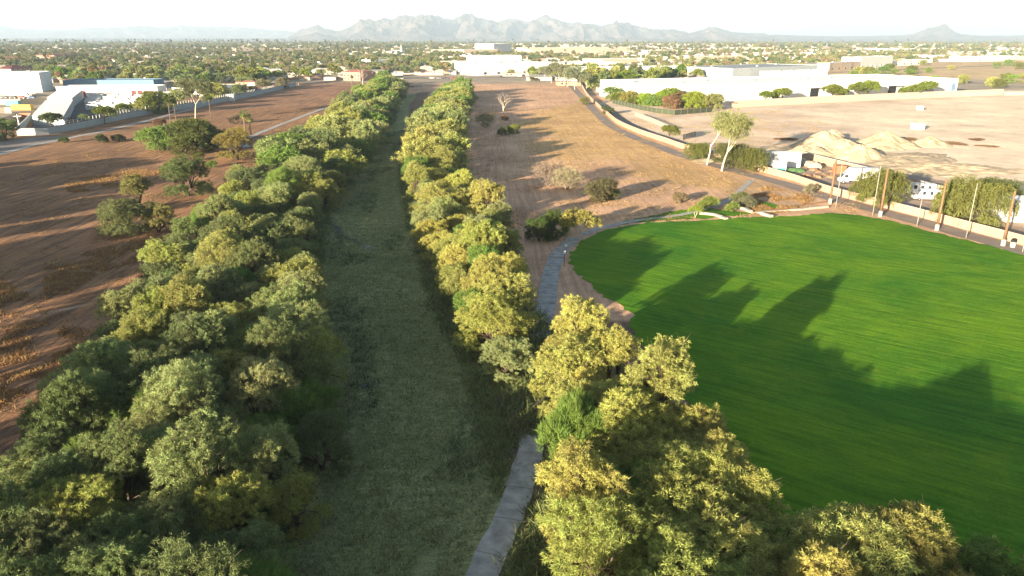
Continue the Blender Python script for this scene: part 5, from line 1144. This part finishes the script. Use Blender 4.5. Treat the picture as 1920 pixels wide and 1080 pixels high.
def town_palm():
    V = np.empty(len(PALMCROWN.vertices) * 3, np.float32); PALMCROWN.vertices.foreach_get('co', V); V = V.reshape(-1, 3) * 1.2 + np.array([0, 0, 13], np.float32); tr = []
    for a in range(4):
        a0, a1 = a * 1.5708, (a + 1) * 1.5708; b0 = (.22 * math.cos(a0), .22 * math.sin(a0)); b1 = (.22 * math.cos(a1), .22 * math.sin(a1)); t0 = (*b0, -.3); t1 = (*b1, -.3); t2 = (*b1, 13); t3 = (*b0, 13); tr += [t0, t1, t2, t0, t2, t3]
    V2 = np.concatenate([V, np.array(tr, np.float32)]); mi = np.concatenate([np.zeros(len(V) // 3), np.ones(len(tr) // 3)]); return tri_mesh('town_palm', V2, [M['leaf'], M['palmbark']], mi), tri_mesh('town_palm', V2, [M['cityleaf'], M['palmbark']], mi)
TP = town_palm()
TX, TY, TU, TV = town_pts(14000, 520, 2600, 6, 1.15); x2, y2, u2, v2 = town_pts(9000, 2600, 7500, 7, 1.2)
TX, TY, TU, TV = map(np.concatenate, ((TX, x2), (TY, y2), (TU, u2), (TV, v2)))
dens = np.where(TU < 860, .58, .3) + .3 * np.sin(TX * .012) * np.sin(TY * .009 + 1); ok = feet_free(TX, TY) & (rng.random(len(TX)) < dens)
HR = np.stack([HX, HY], 1)
cell = set((int(a // 9), int(b // 9)) for a, b in HR); ok &= np.array([(int(a // 9), int(b // 9)) not in cell for a, b in zip(TX, TY)])
TX, TY, TU, TV = TX[ok], TY[ok], TU[ok], TV[ok]; order = np.argsort(TY); NT = 0; NP = 0; rest = []
TCOL = [('olive', OLIVE), ('dark green', DKG), ('grey-green', GREYG), ('bright green', (.12, .19, .03)), ('rusty brown', (.26, .17, .1)), ('yellow-green', (.22, .24, .05))]
for i in order:
    x, y, u = TX[i], TY[i], TU[i]; pl_ = (R.random() < (.16 if u < 700 else .04))
    if pl_ and NP < 110:
        NP += 1; o = link('palm_tree', TP[0], None, (x, y, 0), R.random() * 6, R.uniform(.75, 1.25), jit((.15, .18, .05))); tag(o, None, 'palm tree', 'palms of the town'); pend(o, f'slender palm rising {sector(u)}', y, 'away')
    elif not pl_ and NT < 290:
        NT += 1; cn, c = TCOL[R.choice([0, 0, 1, 1, 2, 2, 3, 4, 5] if u < 900 else [0, 0, 1, 2, 3, 3, 5, 5])]; s = R.uniform(.9, 1.7); o = link('shade_tree', TT[R.randrange(5)][0], None, (x, y, 0), R.random() * 6, (s, s, s * R.uniform(.8, 1.2)), jit(c, .2)); tag(o, None, 'tree', 'trees of the town'); pend(o, f'{cn} tree among the houses {sector(u)}', y, 'away')
    else: rest.append((x, y, 5 if pl_ else R.randrange(5), R.uniform(.9, 1.5) * (1 if y < 2600 else 1.7)))
def scatter(name, pts, meshes):
    gc = bpy.data.collections.new(name + '_kinds')
    for k, me in enumerate(meshes): gc.objects.link(bpy.data.objects.new('%s_kind_%d' % (name, k), me))
    me = bpy.data.meshes.new(name); me.from_pydata([(p[0], p[1], 0) for p in pts], [], []); a = me.attributes.new('pick', 'INT', 'POINT'); a.data.foreach_set('value', [p[2] for p in pts]); a = me.attributes.new('size', 'FLOAT', 'POINT'); a.data.foreach_set('value', [p[3] for p in pts])
    a = me.attributes.new('turn', 'FLOAT_VECTOR', 'POINT'); a.data.foreach_set('vector', np.array([(0, 0, R.random() * 6.28) for p in pts], np.float32).ravel())
    o = link(name, me); ng = bpy.data.node_groups.new(name, 'GeometryNodeTree'); ng.interface.new_socket('Geometry', in_out='INPUT', socket_type='NodeSocketGeometry'); ng.interface.new_socket('Geometry', in_out='OUTPUT', socket_type='NodeSocketGeometry')
    N, L = ng.nodes, ng.links; gi = N.new('NodeGroupInput'); go = N.new('NodeGroupOutput'); ip = N.new('GeometryNodeInstanceOnPoints'); ci = N.new('GeometryNodeCollectionInfo'); ci.inputs['Collection'].default_value = gc; ci.inputs['Separate Children'].default_value = True; ci.inputs['Reset Children'].default_value = True
    def at(nm, ty): q = N.new('GeometryNodeInputNamedAttribute'); q.data_type = ty; q.inputs['Name'].default_value = nm; return q.outputs['Attribute']
    L.new(gi.outputs[0], ip.inputs['Points']); L.new(ci.outputs[0], ip.inputs['Instance']); ip.inputs['Pick Instance'].default_value = True; L.new(at('pick', 'INT'), ip.inputs['Instance Index']); L.new(at('size', 'FLOAT'), ip.inputs['Scale']); L.new(at('turn', 'FLOAT_VECTOR'), ip.inputs['Rotation']); L.new(ip.outputs[0], go.inputs[0])
    md = o.modifiers.new('scatter', 'NODES'); md.node_group = ng; tag(o, kind='stuff'); return o
scatter('distant_trees', rest, [q[1] for q in TT] + [TP[1]])
# parked cars
def car(p, rz, col, label, group, sc=1.0):
    t = thing('parked_car', label, 'car', p, rz, group, sc); profile([(-2.2, .35), (2.2, .35), (2.25, .75), (1.3, .92), (.6, 1.42), (-1.2, 1.45), (-1.9, .98), (-2.25, .9)], 1.75).build('car_body', M['paint'], t, color=col)
    profile([(1.12, .97), (.55, 1.36), (-1.15, 1.38), (-1.72, 1.0)], 1.77).build('side_window', M['glass'], t, (0, 0, .0)); wheels(t, (-1.35, 1.4), .82, .32); return t
CC = [((1, 1, 1), 'white'), ((.25, .26, .28), 'dark grey'), ((.06, .06, .07), 'black'), ((.5, .08, .06), 'red'), ((.1, .2, .4), 'blue'), ((.6, .6, .62), 'silver')]
for i, (u, v) in enumerate([(810 + 13 * k, 147.5 + .3 * (k % 2)) for k in range(6)] + [(1240 + 14 * k, 141) for k in range(3)] + [(1150 + 13 * k, 170 + 1.5 * k) for k in range(4)] + [(8 + 17 * k, 184 + k * .3) for k in range(4)] + [(560, 147.5), (620, 148.5), (690, 147.3), (940, 146), (1000, 144.8), (150, 150), (170, 146)]):
    c, cn = CC[i % 6]; o = car(P(u, v), R.choice([0, 3.14]) + R.uniform(-.1, .1), c, None, 'cars of the town', 1.15); pend(o, f'small {cn} car {("parked on the street above the culvert", "beside the long low shed", "in the lot before the hedge", "in the tan-walled yard", "driving on the cross street")[0 if i < 6 else 1 if i < 9 else 2 if i < 13 else 3 if i < 17 else 4]}', u, 'from the storage yard')

# ------------------------------------------------------------------ ground cover that nobody could count
def tufts(name, x, y, n, L, W, spread, col, lean=0.0, seed=1):
    rg = np.random.default_rng(seed); z = hgt(x, y); B = np.repeat(np.stack([x, y, z], 1), n, 0); B[:, :2] += rg.normal(size=(len(B), 2)) * spread * .4; d = unit(np.stack([rg.normal(size=len(B)) * .8, rg.normal(size=len(B)) * .8, np.full(len(B), .9)], 1)); s = unit(np.cross(d, rg.normal(size=d.shape)))
    l = L * (.5 + rg.random((len(B), 1))); w_ = W * (.6 + .8 * rg.random((len(B), 1))); V = np.stack([B - s * w_ / 2, B + s * w_ / 2, B + d * l], 1).reshape(-1, 3); o = link(name, tri_mesh(name, V, M['leaf']), color=col); tag(o, kind='stuff'); return o
def region_pts(n, cond, x0, x1, y0, y1, seed):
    rg = np.random.default_rng(seed); x = rg.uniform(x0, x1, n * 4); y = y0 + (y1 - y0) * rg.random(n * 4) ** 1.4; ok = cond(x, y); return x[ok][:n], y[ok][:n]
nz2 = np.vectorize(lambda a, b, s: noise.noise(Vector((a * s, b * s, 1.7))))
LAWNP = wpoly(lawn_px); mudp = wpoly([(540, 935), (565, 900), (605, 905), (600, 940), (570, 970)]); pathw = [tuple(v_) for v_ in ribbon_poly(pl, 3.4)]
x, y = region_pts(42000, lambda x, y: (np.abs(x - cen(y)) < 12 + nz2(x, y, .1) * 3) & (nz2(x, y * .5, .22) > -.7) & ~in_poly(x, y, mudp) & ~in_poly(x, y, pathw), -60, 20, 34, 330, 1); tufts('channel_tufts', x, y, 4, .34, .1, .6, (.28, .29, .13), seed=1)
x, y = region_pts(9000, lambda x, y: (np.abs(x - cen(y) + .5 + nz2(x, y, .05) * 2) < 1.3 + nz2(x, y, .4)) | ((np.abs(x - cen(y) - 4.2) < .8 + nz2(x, y, .5))), -60, 20, 34, 330, 11); tufts('pale_tufts', x, y, 5, .22, .09, .5, (.46, .45, .27), seed=7)
x, y = region_pts(9000, lambda x, y: (np.abs(x - cen(y)) < 12) & (nz2(x, y * .45, .13) > .22), -60, 20, 34, 330, 12); tufts('rank_grass', x, y, 6, .6, .12, .8, (.13, .17, .08), seed=8)
dryp = [wpoly(q) for q in ([(85, 495), (130, 478), (320, 440), (310, 475), (190, 512), (110, 560), (80, 590)], [(-60, 640), (60, 600), (200, 625), (205, 650), (60, 730), (-60, 800)], [(0, 520), (60, 560), (10, 610), (-80, 640)], [(120, 338), (260, 318), (330, 322), (240, 345), (130, 365)], [(560, 262), (640, 225), (700, 200), (640, 215), (560, 245)], [(1410, 362), (1440, 350), (1530, 372), (1480, 398), (1410, 402)])]
allx, ally = [], []
for k, dp in enumerate(dryp):
    xs = [q[0] for q in dp]; ys = [q[1] for q in dp]; n = int(min(5200, (max(xs) - min(xs)) * (max(ys) - min(ys)) * 2.2)); a, b = region_pts(n, lambda x, y: in_poly(x, y, dp) & (nz2(x, y, .25) > -.15), min(xs), max(xs), min(ys), max(ys), 20 + k); allx.append(a); ally.append(b)
tufts('dry_weeds', np.concatenate(allx), np.concatenate(ally), 5, .5, .1, .7, (.33, .2, .09), seed=2)
x, y = region_pts(12000, lambda x, y: (x < cen(y) - 17) & (nz2(x, y, .12) > .12), -150, -10, 60, 420, 3); tufts('dry_grass', x, y, 5, .34, .09, .8, (.27, .17, .08), seed=3)
x, y = region_pts(12000, lambda x, y: (x > cen(y) + 15) & (x < 12 + y * .42) & (nz2(x, y, .12) > .08) & (y > 150) & ~in_poly(x, y, LAWNP), -20, 150, 150, 420, 4); tufts('dry_grass', x, y, 5, .34, .09, .8, (.38, .26, .12), seed=4)
x, y = region_pts(26000, lambda x, y: ((np.abs(x - cen(y)) > 9) & (np.abs(x - cen(y)) < 24) & ~in_poly(x, y, pathw)), -70, 40, 34, 260, 5); tufts('undergrowth', x, y, 7, .9, .14, 1.3, (.17, .2, .08), seed=5)
# sandy cut bank below the bushy clump
bk = [P(u, v) for u, v in ((272, 283), (300, 291), (330, 293), (362, 301), (400, 306), (430, 309))]
# ------------------------------------------------------------------ labels that single out
from collections import defaultdict
_g = defaultdict(list)
for o, b, k, t in PENDING: _g[(b, t)].append((k, o))
for (b, t), L in _g.items():
    L.sort(key=lambda q: q[0])
    for i, (k, o) in enumerate(L):
        o['label'] = b if len(L) == 1 else (f'{ordinal(i)} {b} {t}').strip()
for o in list(bpy.data.objects):
    if o.users_scene and 'label' in o:
        ws = o['label'].split()
        if len(ws) > 16: o['label'] = ' '.join(ws[:16])
